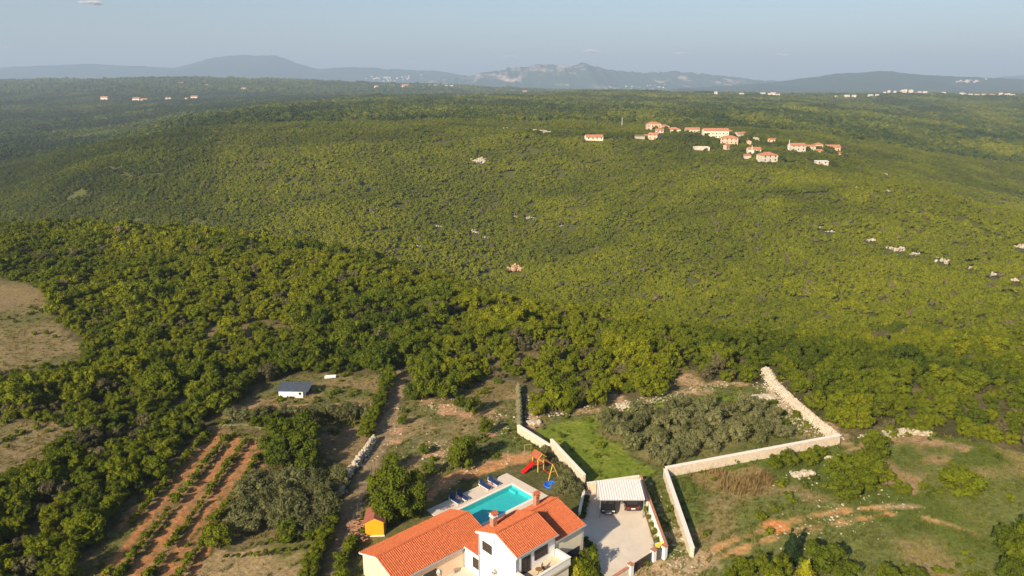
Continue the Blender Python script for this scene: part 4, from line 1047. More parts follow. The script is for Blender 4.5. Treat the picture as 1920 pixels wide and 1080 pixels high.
block_wall('garden_wall', 'long cream wall along the front of the olive grove', [(20.2, 88.15), (46.9, 97.5)], 1.35, .4)
block_wall('garden_wall', 'cream wall running down beside the grass lane right of the driveway', [(20.05, 87.9), (19.6, 70.8)], 1.25, .42)
block_wall('driveway_wall', 'white boundary wall with red brick coping on the right of the driveway', [(16.45, 85.6), (16.75, 70.9)], 1.6, .2, 'white', 'brick', bl=1.2, bh=.53)
block_wall('driveway_wall', 'white wall behind the carport', [(9.45, 84.2), (16.3, 86.0)], 1.35, .2, 'peach', 'coping', bl=1.2, bh=.45)
block_wall('driveway_wall', 'low grey wall in the shade between house garden and driveway', [(9.0, 83.2), (8.05, 78.6)], .95, .22, 'white', 'coping', bl=1.0, bh=.32)
block_wall('driveway_wall', 'short cream wall with red coping left of the gate', [(12.35, 67.75), (9.6, 65.3)], 1.1, .22, 'cream', 'brick', bl=1.0, bh=.37)
def pillar(x, y, h, label):
    o = thing('gate_pillar', label, 'pillar', (x, y, 0), R(40), 'white gate pillars')
    MB().box(-.24, .24, -.24, .24, -.3, h).build('shaft', M['white'], o); MB().box(-.3, .3, -.3, .3, h + .003, h + .08).build('cap', M['brick'], o)
pillar(15.3, 70.25, 1.35, 'white gate pillar between the sliding gate and the small door'); pillar(16.55, 70.65, 1.6, 'white gate pillar at the end of the driveway wall'); pillar(12.45, 67.75, 1.35, 'white gate pillar at the left end of the sliding gate')
gt = thing('sliding_gate', 'dark brown sliding gate closing the driveway', 'gate', (13.87, 69.0, 0), math.atan2(70.1 - 67.9, 15.12 - 12.62))
MB().box(-1.62, 1.62, -.03, .03, .06, .12).box(-1.62, 1.62, -.03, .03, 1.16, 1.22).box(-1.62, -1.55, -.03, .03, .12, 1.16).box(1.55, 1.62, -.03, .03, .12, 1.16).build('frame', M['darkmetal'], gt)
pm = MB().box(-1.545, 1.545, -.012, .012, 0, .125).mesh('slat', M['frame'])
for k in range(7): link('slat', pm, gt, (0, 0, .135 + k * .145))
gd = thing('garden_door', 'narrow dark metal door beside the gate pillar', 'door', (15.92, 70.45, 0), R(18))
MB().box(-.36, .36, -.025, .025, .04, 1.4).build('leaf', M['darkmetal'], gd); MB().tube((.26, -.06, .75), (.26, -.06, .9), .015).build('handle', M['chrome'], gd)
pl = thing('planter', 'long narrow planting bed with brown edging along the right driveway wall', 'planter', (16.05, 78, 0), 0)
MB().add([(.02, -5.4, 0), (.55, -5.4, 0), (.35, 6, 0), (-.02, 6, 0), (.02, -5.4, .14), (.55, -5.4, .14), (.35, 6, .14), (-.02, 6, .14)], [(4, 5, 6, 7), (0, 1, 5, 4), (1, 2, 6, 5), (2, 3, 7, 6), (3, 0, 4, 7)]).build('bed', M['gravel'], pl)
MB().box(-.10, .02, -5.4, 6, 0, .22).build('edging', M['wood'], pl)
bx = thing('plastic_crate', 'small blue plastic crate in the planting bed above the yellow box', 'crate', (16.35, 72.9, .14), R(5))
MB().box(-.3, .3, -.2, .2, 0, .03).box(-.3, .3, -.2, -.17, .03, .34).box(-.3, .3, .17, .2, .03, .34).box(-.3, -.27, -.17, .17, .03, .34).box(.27, .3, -.17, .17, .03, .34).build('shell', M['blue'], bx)
MB().box(-.32, .32, -.22, .22, .343, .38).build('lid', M['blue'], bx)
yb = thing('post_box', 'yellow box on two short yellow legs beside the narrow door', 'box', (16.2, 71.7, .1), R(20))
MB().box(-.42, .42, -.16, .16, .8, 1.1).build('body', M['yellowplastic'], yb); MB().extr([(-.18, 1.103), (0, 1.2), (.18, 1.103)], -.44, .44).build('lid', M['yellowplastic'], yb)
for sx in (-.34, .34): MB().box(sx - .05, sx + .05, -.05, .05, -.1, .8).build('leg', M['yellowplastic'], yb)

cpo = thing('carport', 'carport with pale corrugated sheet roof over two cars', 'carport', (13.0, 80.4, 0), 0)
rf = MB(); nr = 18 * 6; xs = np.linspace(-2.7, 2.72, nr + 1)
prof = .024 * np.clip(np.cos(np.arange(nr + 1) / 6 * 2 * np.pi) * 1.6, -1, 1)
vs = []; 
for j, (yy, zz) in enumerate(((-2.0, 2.5), (0, 2.58), (2.15, 2.66))):
    for i, x in enumerate(xs): vs.append((x + .04 * j, yy + (x + 2.7) * .08 * (j / 2), zz + prof[i]))
fs = [(j * (nr + 1) + i, j * (nr + 1) + i + 1, (j + 1) * (nr + 1) + i + 1, (j + 1) * (nr + 1) + i) for j in range(2) for i in range(nr)]
rfo = rf.add(vs, fs).build('roof', M['sheet'], cpo)
md = rfo.modifiers.new('thick', 'SOLIDIFY'); md.thickness = .02
for yy, zz in ((-1.9, 2.38), (2.05, 2.52)): MB().box(-2.66, 2.7, yy - .05, yy + .05, zz - .07, zz + .06).build('beam', M['steel'], cpo)
for sx in (-2.55, 2.6):
    for sy, zt in ((-1.9, 2.33), (2.05, 2.47)): MB().box(sx - .05, sx + .05, sy - .05, sy + .05, 0, zt).build('post', M['steel'], cpo)

def car(name, label, x, y, rot, paint, rear=False):
    """bonnet points to local -y; body lofted from cross sections, glass set into the cabin"""
    o = thing(name, label, 'car', (x, y, .055), rot)
    # stations: y, half width at sill, half width at waist, z sill, z waist(deck)
    st = [(-2.12, .62, .66, .34, .58), (-2.02, .78, .80, .26, .70), (-1.6, .84, .86, .22, .80), (-.85, .86, .88, .22, .90), (.2, .87, .89, .22, .93), (1.3, .86, .88, .22, .95), (1.85, .82, .84, .24, .95), (2.05, .74, .76, .32, .86)]
    b = MB(); vs = []; fs = []
    for y_, hs, hw, zs, zw in st:
        vs += [(-hs * .92, y_, zs), (-hs, y_, zs + .12), (-hw, y_, zw - .14), (-hw * .90, y_, zw), (hw * .90, y_, zw), (hw, y_, zw - .14), (hs, y_, zs + .12), (hs * .92, y_, zs)]
    for i in range(len(st) - 1):
        for k in range(8): fs.append((i * 8 + k, i * 8 + (k + 1) % 8, (i + 1) * 8 + (k + 1) % 8, (i + 1) * 8 + k))
    fs += [tuple(range(8)), tuple(reversed(range(len(vs) - 8, len(vs))))]
    b.add(vs, fs)
    bd = b.build('body', paint, o, smooth=False)
    bv = bd.modifiers.new('soft', 'BEVEL'); bv.width = .05; bv.segments = 2
    # cabin
    lo = [(-.95, .80, .885), (1.75, .76, .935)]; hi = [(-.25, .60, 1.42), (1.15, .58, 1.43)]
    c = MB(); vs = [(-lo[0][1], lo[0][0], lo[0][2]), (lo[0][1], lo[0][0], lo[0][2]), (lo[1][1], lo[1][0], lo[1][2]), (-lo[1][1], lo[1][0], lo[1][2]), (-hi[0][1], hi[0][0], hi[0][2]), (hi[0][1], hi[0][0], hi[0][2]), (hi[1][1], hi[1][0], hi[1][2]), (-hi[1][1], hi[1][0], hi[1][2])]
    c.add(vs, [(4, 5, 6, 7), (0, 1, 5, 4), (1, 2, 6, 5), (2, 3, 7, 6), (3, 0, 4, 7)])
    cb = c.build('cabin', paint, o); bv = cb.modifiers.new('soft', 'BEVEL'); bv.width = .04; bv.segments = 2
    V = [Vector(p) for p in vs]
    def glass(nm, q, off):
        cc = sum((V[i] for i in q), Vector()) / 4; nrm = (V[q[1]] - V[q[0]]).cross(V[q[3]] - V[q[0]]).normalized()
        if nrm.dot(cc - Vector((0, .4, 1.1))) < 0: nrm = -nrm
        pts = [cc + (V[i] - cc) * .86 + nrm * .006 for i in q]; p2 = [p + nrm * .008 for p in pts]
        MB().add(pts + p2, [(0, 1, 2, 3), (4, 7, 6, 5), (0, 4, 5, 1), (1, 5, 6, 2), (2, 6, 7, 3), (3, 7, 4, 0)]).build(nm, M['glass'], o)
    glass('windscreen', (0, 1, 5, 4), 0); glass('rear_window', (2, 3, 7, 6), 0); glass('side_window', (1, 2, 6, 5), 0); glass('side_window', (3, 0, 4, 7), 0)
    for sx in (-.80, .80):
        for sy in (-1.32, 1.28):
            wv = MB(); wv.tube((sx - .09, sy, .31), (sx + .09, sy, .31), .315, n=18); wo = wv.build('wheel', M['rubber'], o)
            s = 1 if sx > 0 else -1
            MB().tube((sx + s * .088, sy, .31), (sx + s * .098, sy, .31), .2, n=12).build('rim', M['chrome'], wo)
    for sx in (-.60, .60):
        MB().box(sx - .15, sx + .15, -2.075, -1.98, .58, .70).build('headlight', M['lamp'], o)
        MB().box(sx - .10, sx + .10, 1.98, 2.06, .68, .80).build('tail_light', M['redlamp'], o)
        s = 1 if sx > 0 else -1
        MB().box(s * .86, s * 1.0, -.72, -.6, .92, 1.04).build('mirror', paint, o)
    MB().box(-.42, .42, -2.135, -2.06, .42, .52).build('grille', M['darkmetal'], o)
    MB().box(-.26, .26, -2.15, -2.12, .36, .46).build('number_plate', M['whiteplastic'], o)
    MB().box(-.26, .26, 2.05, 2.075, .56, .67).build('number_plate', M['whiteplastic'], o)
    MB().box(-.3, .3, 2.0, 2.07, .36, .46).build('bumper', M['darkmetal'], o)
    return o
car('parked_car', 'black car parked nose out under the left side of the carport', 11.65, 80.9, R(-4), M['black_paint'])
car('parked_car', 'dark red car parked tail out under the right side of the carport', 14.45, 81.45, R(183), M['red_paint'])

# ------------------------------------------------------------------ hut, firewood, fence, shed, tub
hut = thing('garden_hut', 'small bright orange hut with red brown roof left of the villa', 'hut', (-15.75, 75.9, 0), R(3))
bd_ = MB().extr([(-1.05, .12), (-1.05, 1.85), (0, 2.35), (1.05, 1.85), (1.05, .12)], -1.1, 1.6, 'y')
hb_ = bd_.build('wall', M['orange'], hut)
bt = MB()
for k in range(15): 
    x = -1.05 + k * .14; bt.box(x + .006, x + .134, -1.116, -1.103, .14, 1.84)
tag(bt.build('boards', M['orange'], hut), kind='stuff')
MB().box(-1.12, 1.12, -1.2, 1.65, 0, .12).build('plinth', M['coping'], hut)
MB().extr([(-1.25, 1.80), (0, 2.42), (1.25, 1.80), (1.25, 1.74), (0, 2.35), (-1.25, 1.74)], -1.25, 1.8, 'y').build('roof', M['hutroof'], hut)
MB().box(-.4, .4, 1.603, 1.64, .13, 1.7).build('door', M['orange'], hut)
fw = thing('firewood_pile', 'heap of cut reddish logs beside the orange hut', 'firewood', (-17.75, 75.4, 0), R(20))
g_ = random.Random(4); lg = MB()
for k in range(150):
    x = g_.uniform(-.75, .75); y = g_.uniform(-2.1, 2.2); z = .1 + g_.random() * max(.05, .62 - abs(x) * .6) ; a = g_.uniform(-.5, .5); l = g_.uniform(.25, .45); r = g_.uniform(.05, .10)
    lg.tube((x - l * math.cos(a), y - l * math.sin(a), z), (x + l * math.cos(a), y + l * math.sin(a), z + g_.uniform(-.1, .1)), r, n=6)
tag(lg.build('log', M['log'], fw), kind='stuff')
fnc = thing('wire_fence', 'wire fence on dark posts between lane and garden left of the hut', 'fence', (-18.6, 78, 0))
for k in range(12): MB().tube((0 + .02 * k, -12 + k * 2.2, -.2), (.02 * k, -12 + k * 2.2, 1.5), .035, n=6).build('post', M['darkmetal'], fnc)
wr_ = MB()
for z in (.3, .6, .9, 1.2, 1.45): wr_.tube((0, -12, z), (.22, 12.2, z), .006, n=4)
wr_.build('wire', M['steel'], fnc)
sh = thing('shed', 'white field shed with dark blue grey sheet roof in the dry field', 'shed', (-36.2, 115.3, 0), R(-2))
MB().extr([(-1.6, -.2), (-1.6, 1.2), (.7, 1.62), (.7, -.2)], -2.1, 1.9).build('wall', M['white'], sh)
rr = MB(); xs = np.linspace(-2.5, 2.9, 91); pz = .02 * np.cos(np.arange(91) / 3 * 2 * np.pi)
rr.add([(x, y_, z_ + pz[i]) for y_, z_ in ((-1.85, 1.24), (.95, 1.74)) for i, x in enumerate(xs)] + [(x, y_, z_ + pz[i] - .04) for y_, z_ in ((-1.85, 1.24), (.95, 1.74)) for i, x in enumerate(xs)],
       [(i, i + 1, 91 + i + 1, 91 + i) for i in range(90)] + [(182 + 91 + i, 182 + 91 + i + 1, 182 + i + 1, 182 + i) for i in range(90)] + [(i, 182 + i, 183 + i, i + 1) for i in range(90)] + [(91 + i, 92 + i, 274 + i, 273 + i) for i in range(90)])
rr.build('roof', M['shedroof'], sh)
MB().box(-.3, .45, -1.65, -1.603, 0, 1.1).build('door', M['whiteplastic'], sh)
MB().box(1.2, 1.65, -1.64, -1.603, .55, .95).build('window', M['glass'], sh)
MB().box(2.3, 2.36, -1.6, -1.54, -.2, 1.4).build('post', M['wood'], sh); MB().box(2.7, 2.76, .6, .66, -.2, 1.6).build('post', M['wood'], sh)
tubo = thing('water_trough', 'long white trough at the far edge of the dry field behind the shed', 'trough', (-31.9, 122.2, 0), R(8))
MB(lambda x, y, z: (x * .8, y * .8, z * .7)).box(-1.2, 1.2, -.4, .4, .15, .22).box(-1.2, 1.2, -.4, -.33, .22, .65).box(-1.2, 1.2, .33, .4, .22, .65).box(-1.2, -1.13, -.33, .33, .22, .65).box(1.13, 1.2, -.33, .33, .22, .65).build('basin', M['whiteplastic'], tubo)
for sx in (-.7, .7): MB().box(sx - .1, sx + .1, -.28, .28, -.1, .105).build('leg', M['limestone'], tubo)

# ------------------------------------------------------------------ rubble walls and loose stones
def rubble(name, label, pts, h, th, n, material='limestone', seed=1, size=.24, cat='wall', group=None):
    x0, y0 = pts[0]; o = thing(name, label, cat, (x0, y0, float(height(x0, y0))), 0, group); g = np.random.default_rng(seed); mb = MB(); core = MB()
    z00 = float(height(x0, y0))
    seg = [math.hypot(b[0] - a[0], b[1] - a[1]) for a, b in zip(pts[:-1], pts[1:])]; tot = sum(seg)
    for (ax, ay), (bx, by), L_ in zip(pts[:-1], pts[1:], seg):
        ux, uy = (bx - ax) / L_, (by - ay) / L_
        core.extr([(-th * .42, -.5), (-th * .3, h * .75), (th * .3, h * .75), (th * .42, -.5)], 0, L_)
        k0 = len(core.v) - 8
        for i in range(k0, len(core.v)):
            u, v, z = core.v[i]; core.v[i] = (ax - x0 + ux * u - uy * v, ay - y0 + uy * u + ux * v, z + float(height(ax + ux * u, ay + uy * u)) - z00)
        for _ in range(int(n * L_ / tot)):
            u = g.uniform(0, L_); v = g.normal() * th * .30; z = h * max(.05, 1 - (abs(v) / th * 1.25) ** 2) * g.uniform(.45, 1.05)
            s = size * g.uniform(.45, 1.3); q = g.uniform(.75, 1.2, (12, 1)); a = g.uniform(0, 6.28)
            vv = ICO1[0] * q * s * np.array([1.2, .9, .65]); ca, sa = math.cos(a), math.sin(a)
            vv = np.stack([vv[:, 0] * ca - vv[:, 1] * sa, vv[:, 0] * sa + vv[:, 1] * ca, vv[:, 2]], 1)
            px, py = ax + ux * u - uy * v, ay + uy * u + ux * v
            mb.add((vv + np.array([px - x0, py - y0, z + float(height(px, py)) - z00])).tolist(), ICO1[1].tolist())
    core.build('core', M[material], o); tag(mb.build('stones', M[material], o), kind='stuff')
    return o
rubble('rubble_wall', 'broad pale rubble wall climbing along the right side of the olive grove', [(46.9, 98), (45.9, 104.8), (45.1, 111.7), (44.7, 119.5), (45.4, 125)], 1.1, 1.75, 5200, seed=2, size=.12, material='palestone')
rubble('rubble_wall', 'thick grey stone wall along the left of the lane, upper lit part', [(-19.9, 98.2), (-20.4, 94.6), (-21.2, 90.2)], 1.05, .8, 700, seed=3, size=.18, material='oldstone')
rubble('rubble_wall', 'thick grey stone wall along the left of the lane, lower shaded part', [(-21.4, 89.4), (-21.9, 86), (-21.6, 83.2)], 1.05, .85, 560, seed=4, size=.18, material='oldstone')
rubble('rubble_wall', 'thin dark dry stone wall running uphill from the end of the garden wall', [(1.15, 101.8), (1.2, 108), (1.1, 117)], 1.15, .55, 900, seed=5, material='mossroof')
rubble('rubble_wall', 'short pale rubble wall at the top of the dry slope on the far right', [(50.5, 98.3), (54, 99.6), (58.0, 100.6), (61.5, 99.9)], .8, .9, 420, seed=6)
rubble('rubble_wall', 'low broken stone edge above the vineyard', [(-44.2, 103.2), (-40, 103.5), (-36, 101.6)], .25, .35, 90, seed=7, material='mossroof', size=.15)
for k, (x, y, r, n_, lb) in enumerate(((38.4, 88.6, 1.5, 60, 'flat pale boulder heap in the rough ground below the long wall'), (44.6, 92.7, 1.3, 60, 'pale boulder heap beside the thicket under the wall corner'), (3.3, 104, 1.0, 60, 'loose pale stone heap beside the thin dark wall'), (18.6, 110.2, 1.8, 90, 'pale stone heap at the edge of the wood behind the olive grove'), (41.6, 113.5, 2.0, 120, 'spill of pale stones beside the rubble wall'))):
    rubble('stone_heap', lb, [(x - r, y - r * .2), (x + r, y + r * .2)], .45, r * .9, n_, seed=20 + k, size=.30, cat='stone heap')

g = np.random.default_rng(77)
SP = [((ICO1[0] * g.uniform(.7, 1.2, (12, 1)) * np.array([1.1, .9, .6])), [tuple(f) for f in ICO1[1].tolist()], np.zeros(12)) for _ in range(5)]
sx_, sy_ = [], []
for ln, wd, n_ in (([(3, 107), (8, 107.5), (13, 109.5)], .8, 130), ([(16, 109.5), (20, 111.2), (25, 113.4), (31, 117), (39, 120)], .7, 420), ([(43.3, 119), (43.2, 110), (44.4, 101)], 1.1, 500), ([(2.3, 103), (3.0, 110), (2.5, 115)], .7, 200),
        ([(-17.5, 110), (-17.2, 100), (-17.4, 90)], .9, 120), ([(17.6, 86), (18.2, 78), (18.4, 71)], .8, 90), ([(-10, 84.5), (-6, 89.5), (0, 92.8)], .6, 60), ([(46, 88), (40, 84), (47, 80)], 3, 160), ([(-14, 111), (-7, 109)], 1.5, 130), ([(-12, 98), (-8, 93)], 2.0, 150), ([(-3, 108), (0, 100)], 1.5, 110), ([(30, 74.5), (40, 78)], 1.5, 90), ([(40, 97), (34, 94.5)], .9, 70), ([(17, 68.8), (20, 70.5)], 1.0, 90)):
    for _ in range(n_):
        k = g.integers(0, len(ln) - 1); t = g.random(); sx_.append(ln[k][0] * (1 - t) + ln[k + 1][0] * t + g.normal() * wd); sy_.append(ln[k][1] * (1 - t) + ln[k + 1][1] * t + g.normal() * wd)
sx_, sy_ = np.array(sx_), np.array(sy_)
scatter('stones', SP, np.stack([sx_, sy_, height(sx_, sy_) + .02], 1), g.uniform(.05, .20, len(sx_)) * g.choice([.6, 1, 1.5], len(sx_), p=[.5, .4, .1]), g.uniform(0, 6.28, len(sx_)), g.integers(0, 5, len(sx_)), np.zeros(len(sx_)), M['limestone'])

# ------------------------------------------------------------------ planted trees, olives, vines, shrubs
OLIVE = [crown(500 + k, 1.5, 1.15, 11 + k % 3, 2100, .095, 1.5, core=.55, spread=.74, irregular=.6, lobe=(.26, .46), lat=(-.8, .8)) for k in range(6)]
OLIVE_M = [crown_mesh('crown', d, M['olive']) for d in OLIVE]
OLIVE_T = [trunk_mesh('trunk', 2.2, .14, 1.1, 60 + k) for k in range(2)]
BIG = [crown(520 + k, 2.5, 3.9, 24, 8000, .14, 3.7, core=.66, spread=.80, irregular=.6, lobe=(.22, .46), lat=(-1.25, 1.35)) for k in range(3)]
BIG_M = [crown_mesh('crown', d, M['oak']) for d in BIG]; BIG_T = [trunk_mesh('trunk', 5, .2, 1.8, 70)]
SHRUB = [crown(540 + k, .8, .62, 6, 700, .085, .62, core=.7, irregular=.5) for k in range(4)]
SHRUB_M = [crown_mesh('crown', d, M['oak']) for d in SHRUB]; SHRUBO_M = [crown_mesh('crown', d, M['olive']) for d in SHRUB]; THUJA_M = [crown_mesh('crown', crown(550, .95, 1.6, 9, 2200, .085, 1.6, core=.75, shape='cone'), M['thuja'])]
CONE_M = [crown_mesh('crown', crown(556, .85, 2.0, 8, 2400, .11, 2.1, core=.8, shape='cone'), M['cypress'])]
STEM = [trunk_mesh('stem', .7, .03, .4, 81, 4)]
rg = random.Random(31)
NTH = ['first', 'second', 'third', 'fourth', 'fifth', 'sixth', 'seventh', 'eighth', 'ninth', 'tenth', 'eleventh', 'twelfth', 'thirteenth', 'fourteenth', 'fifteenth', 'sixteenth', 'seventeenth', 'eighteenth', 'nineteenth', 'twentieth', 'twenty-first', 'twenty-second', 'twenty-third', 'twenty-fourth', 'twenty-fifth', 'twenty-sixth', 'twenty-seventh', 'twenty-eighth', 'twenty-ninth', 'thirtieth', 'thirty-first', 'thirty-second', 'thirty-third', 'thirty-fourth', 'thirty-fifth', 'thirty-sixth', 'thirty-seventh', 'thirty-eighth', 'thirty-ninth', 'fortieth'] + ['farther'] * 60
OL_POLY = [(12.0, 102.4), (16, 105.2), (22, 108), (31.1, 112.2), (39.0, 109.5), (41.4, 103), (39.2, 98.6), (30.5, 95.2), (22.5, 91.2), (18.6, 90.3), (16.6, 94.6)]
pts = []
for r in range(16):
    for q in range(20):
        x = 8 + q * 2.75 + (r % 2) * 1.3 + rg.uniform(-.65, .65); y = 88 + r * 2.35 + rg.uniform(-.6, .6)
        if pip(OL_POLY, np.array([x]), np.array([y]))[0]: pts.append((x, y, r))
rows_ = sorted(set(p[2] for p in pts))
for k, (x, y, r) in enumerate(pts):
    col_ = [p[0] for p in pts if p[2] == r].index(x); rn = NTH[rows_.index(r)]
    s = rg.uniform(.62, 1.02); t = rg.uniform(.3, .85)
    edge = 'in the walled grove'
    lb = ('pale' if t > .5 else 'dark' if t < .32 else 'grey green') + ' olive ' + 'in the walled grove, %s from left in %s row from front' % (NTH[col_], rn)
    plant_tree(x, y, s, t, lb, 'olives in the walled grove', k, 'olive_tree', 'tree', OLIVE_M, OLIVE_T, rg.uniform(0, 6.28))
for k in range(30):
    x = -31.8 + (k // 6) * 2.3 + rg.uniform(-.8, .8); y = 75.6 + (k % 6) * 2.0 + rg.uniform(-.7, .7)
    plant_tree(x, y, rg.uniform(.78, 1.15), rg.uniform(.2, .6), 'grey green olive between vineyard and lane, %s in the %s row from the front' % (NTH[k // 6], NTH[k % 6]), 'olives between vineyard and lane', k, 'olive_tree', 'tree', OLIVE_M, OLIVE_T, rg.uniform(0, 6.28))
for k in range(11):
    plant_tree(-43.0 + k * 2.05 + rg.uniform(-.4, .4), 105.4 + rg.uniform(-.7, .7), rg.uniform(.75, 1.1), rg.uniform(.2, .6), 'low olive, %s from left in the row between vineyard and red soil strip' % NTH[k], 'olives above the vineyard', k, 'olive_tree', 'tree', OLIVE_M, OLIVE_T, rg.uniform(0, 6.28))
# the dark oak stand right of the vineyard
for k, (x, y, s) in enumerate(((-30.6, 90.5, 1.12), (-28.4, 93.0, 1.15), (-32.2, 94.0, 1.05), (-30.0, 96.6, 1.1), (-27.2, 89.6, .85), (-33.0, 97.8, .95), (-31, 100, .95), (-35.5, 101.5, .7))):
    plant_tree(x, y, s, rg.uniform(.15, .38), 'big dark oak right of the vineyard, ' + ['in front on the left', 'in the middle of the stand', 'at the left side halfway back', 'behind the middle one', 'at the right front, smaller', 'at the left back', 'right at the back', 'low one beside the vineyard top'][k], 'dark oaks right of the vineyard', k, rz=k * 1.3)
# the tall garden trees left of the pool
for k, (x, y, s, t, lb) in enumerate(((-13.9, 77.4, 1.0, .38, 'tallest dense garden tree between orange hut and pool'), (-11.6, 78.9, .78, .30, 'dark garden tree nearest the pool deck'), (-15.6, 80.6, .72, .5, 'lighter garden tree behind the orange hut'))):
    plant_tree(x, y, s, t, lb, 'garden trees left of the pool', k, 'garden_tree', 'tree', BIG_M, BIG_T, k * 2.1)
for k, (x, y, s, t, lb) in enumerate(((-6.1, 106.7, .62, .35, 'round dark bushy tree alone near the top of the stony field'), (-6.7, 90.3, .85, .42, 'upright bushy tree in the stony field behind the loungers'), (-3.8, 100.5, .48, .35, 'small round bush in the middle of the stony field'),
        (-14.0, 113.6, 1.0, .5, 'tree with bare trunk at the top left of the stony field'), (-10.5, 113.4, .85, .45, 'tree at the top edge of the stony field'), (-8.4, 110.0, .42, .3, 'low bush near the top left of the stony field'), (-16.6, 103.6, .4, .4, 'low bush at the lane side of the stony field'), (-12.2, 94.3, .32, .3, 'small dark bush low in the stony field'), (-10.9, 88.6, .42, .35, 'small bush behind the tall garden trees'), (-16.0, 89.5, .55, .45, 'bush between lane and stony field'), (-17.2, 84.2, .6, .4, 'bush left of the tall garden trees'))):
    plant_tree(x, y, s, t, lb, 'bushes in the stony field', k + 2, 'field_bush', 'bush', rz=k * 1.7, squash=1.35 if k < 5 else 1.1)
# hedge along the lane, and the one beside the terraced strip
for k in range(12):
    plant_tree(-21.3 + rg.uniform(-.2, .2), 99.5 + k * 2.0, rg.uniform(.42, .62), rg.uniform(.25, .6), '%s hedge bush up the lane above the grey stone wall' % NTH[k], 'hedge along the lane', k, 'hedge_bush', 'bush', rz=k)
for k in range(7):
    plant_tree(-21.2 + rg.uniform(-.2, .2), 66.2 + k * 1.7, rg.uniform(.40, .55), rg.uniform(.4, .7), '%s hedge bush up from the bottom edge, between lane and ploughed terrace' % NTH[k], 'hedge beside the ploughed terrace', k, 'hedge_bush', 'bush', rz=k)
# thicket and bushes on the rough ground
for k, (x, y, s) in enumerate(((41.6, 82.9, .95), (44.0, 84.4, .9), (43.0, 87.0, 1.0), (45.9, 88.2, 1.05), (47.9, 86.8, .7), (44.6, 90.6, .6), (47.6, 90.5, .62), (50.3, 93.0, .8), (51.2, 95.8, .9), (40.2, 91.4, .62), (37.5, 91.6, .6), (42.5, 93.4, .5), (35.4, 90.65, .55), (49.0, 83.8, .5))):
    plant_tree(x, y, s, rg.uniform(.4, .75), '%s bush of the thicket counted from the red track up to the long wall' % NTH[sorted([82.9, 84.4, 87.0, 88.2, 86.8, 90.6, 90.5, 93.0, 95.8, 91.4, 91.6, 93.4, 90.65, 83.8]).index(y)], 'thicket on the rough ground', k, 'thicket_bush', 'bush', rz=k * 2.2, squash=.8)
plant_tree(56.2, 83.6, 1.08, .6, 'big round yellowish bush alone on the dry slope at the right', None, 3, 'round_bush', 'bush', squash=.85)
for k, (x, y, s) in enumerate(((54.5, 71.4, .85), (56.8, 72.0, .95), (57.6, 69.4, .9), (54.0, 68.6, .8), (60.2, 72.6, .9), (51.6, 66.4, .7), (58.0, 66.2, .9))):
    plant_tree(x, y, s, rg.uniform(.15, .45), ['dark rounded', 'tallest dark', 'middle dark', 'left front', 'right rear', 'leftmost small', 'lowest'][k] + ' bush of the group in the bottom right corner', 'bushes in the bottom right corner', k, 'corner_bush', 'bush', rz=k)
for k, (x, y, s, t) in enumerate(((24.5, 67.6, .5, .5), (26.3, 68.4, .45, .6), (27.9, 67.2, .55, .55), (26.8, 65.8, .5, .65), (22.6, 66.6, .4, .5), (29.0, 69.0, .4, .5), (34.9, 67.4, .55, .3), (38.8, 66.5, .5, .4), (42.3, 67.0, .45, .25))):
    plant_tree(x, y, s, t, 'low shrub right of the gate along the bottom edge, ' + ['left of the conifer pair', 'second left of the dark conifer', 'just left of the golden conifer', 'lowest left of the golden conifer', 'leftmost of all', 'beside the narrow dark conifer', 'right of the dark bush', 'farther right, alone', 'rightmost of all'][k], 'low shrubs at the bottom edge', k, 'low_shrub', 'bush', rz=k)
plant_tree(30.1, 70.1, 1.0, .3, 'narrow dark conifer standing below the red bare patch', None, 0, 'conifer', 'tree', CONE_M, STEM)
plant_tree(32.6, 68.2, .85, .25, 'dark bush right of the golden conifer at the bottom edge', None, 1, 'dark_bush', 'bush')
plant_tree(30.3, 66.3, .98, .45, 'golden yellow rounded conifer at the bottom edge', None, 0, 'golden_conifer', 'tree', THUJA_M, STEM, squash=1)
plant_tree(6.6, 66.9, .95, .6, 'golden yellow garden conifer below the balcony corner', None, 0, 'golden_conifer', 'tree', THUJA_M, STEM)
plant_tree(7.9, 67.6, .70, .5, 'green leafy garden tree right of the golden conifer by the balcony', None, 4, 'garden_tree', 'tree', rz=1)
plant_tree(6.3, 83.7, .95, .42, 'wide grey green olive on the lawn between pool and driveway', None, 2, 'olive_tree', 'tree', OLIVE_M, OLIVE_T, 1.0)
plant_tree(7.9, 83.2, .72, .35, 'smaller olive beside the shaded low driveway wall', None, 3, 'olive_tree', 'tree', OLIVE_M, OLIVE_T, 2.0)
for k in range(8):
    t = k / 7; plant_tree(4.55 + t * 3.9, 94.2 - t * 8.6, rg.uniform(.75, 1.1), rg.uniform(.15, .6), '%s grey shrub from the play tower under the taller garden wall' % NTH[k], 'shrubs under the garden wall', k, 'wall_shrub', 'bush', SHRUBO_M, STEM, k)
for k in range(7):
    plant_tree(16.28 + k * .01, 83.2 - k * 1.65, rg.uniform(.5, .72), rg.uniform(.35, .6), '%s small clipped shrub from the carport in the driveway planting bed' % NTH[k], 'shrubs in the driveway bed', k, 'bed_shrub', 'bush', SHRUB_M, STEM, k)
for k in range(6):
    plant_tree(9.25 - k * .19, 82.4 - k * .85, rg.uniform(.5, .7), rg.uniform(.1, .4), '%s dark shrub from the top beside the shaded low driveway wall' % NTH[k], 'shrubs beside the low driveway wall', k, 'shade_shrub', 'bush', SHRUB_M, STEM, k)
for k, (x, y) in enumerate(((8.5, 72.4), (8.9, 71.5), (8.2, 73.4))):
    plant_tree(x, y, .75, .3, ['middle', 'front', 'rear'][k] + ' shrub of three at the house corner beside the driveway', 'shrubs at the house corner', k, 'corner_shrub', 'bush', SHRUB_M, STEM, k)
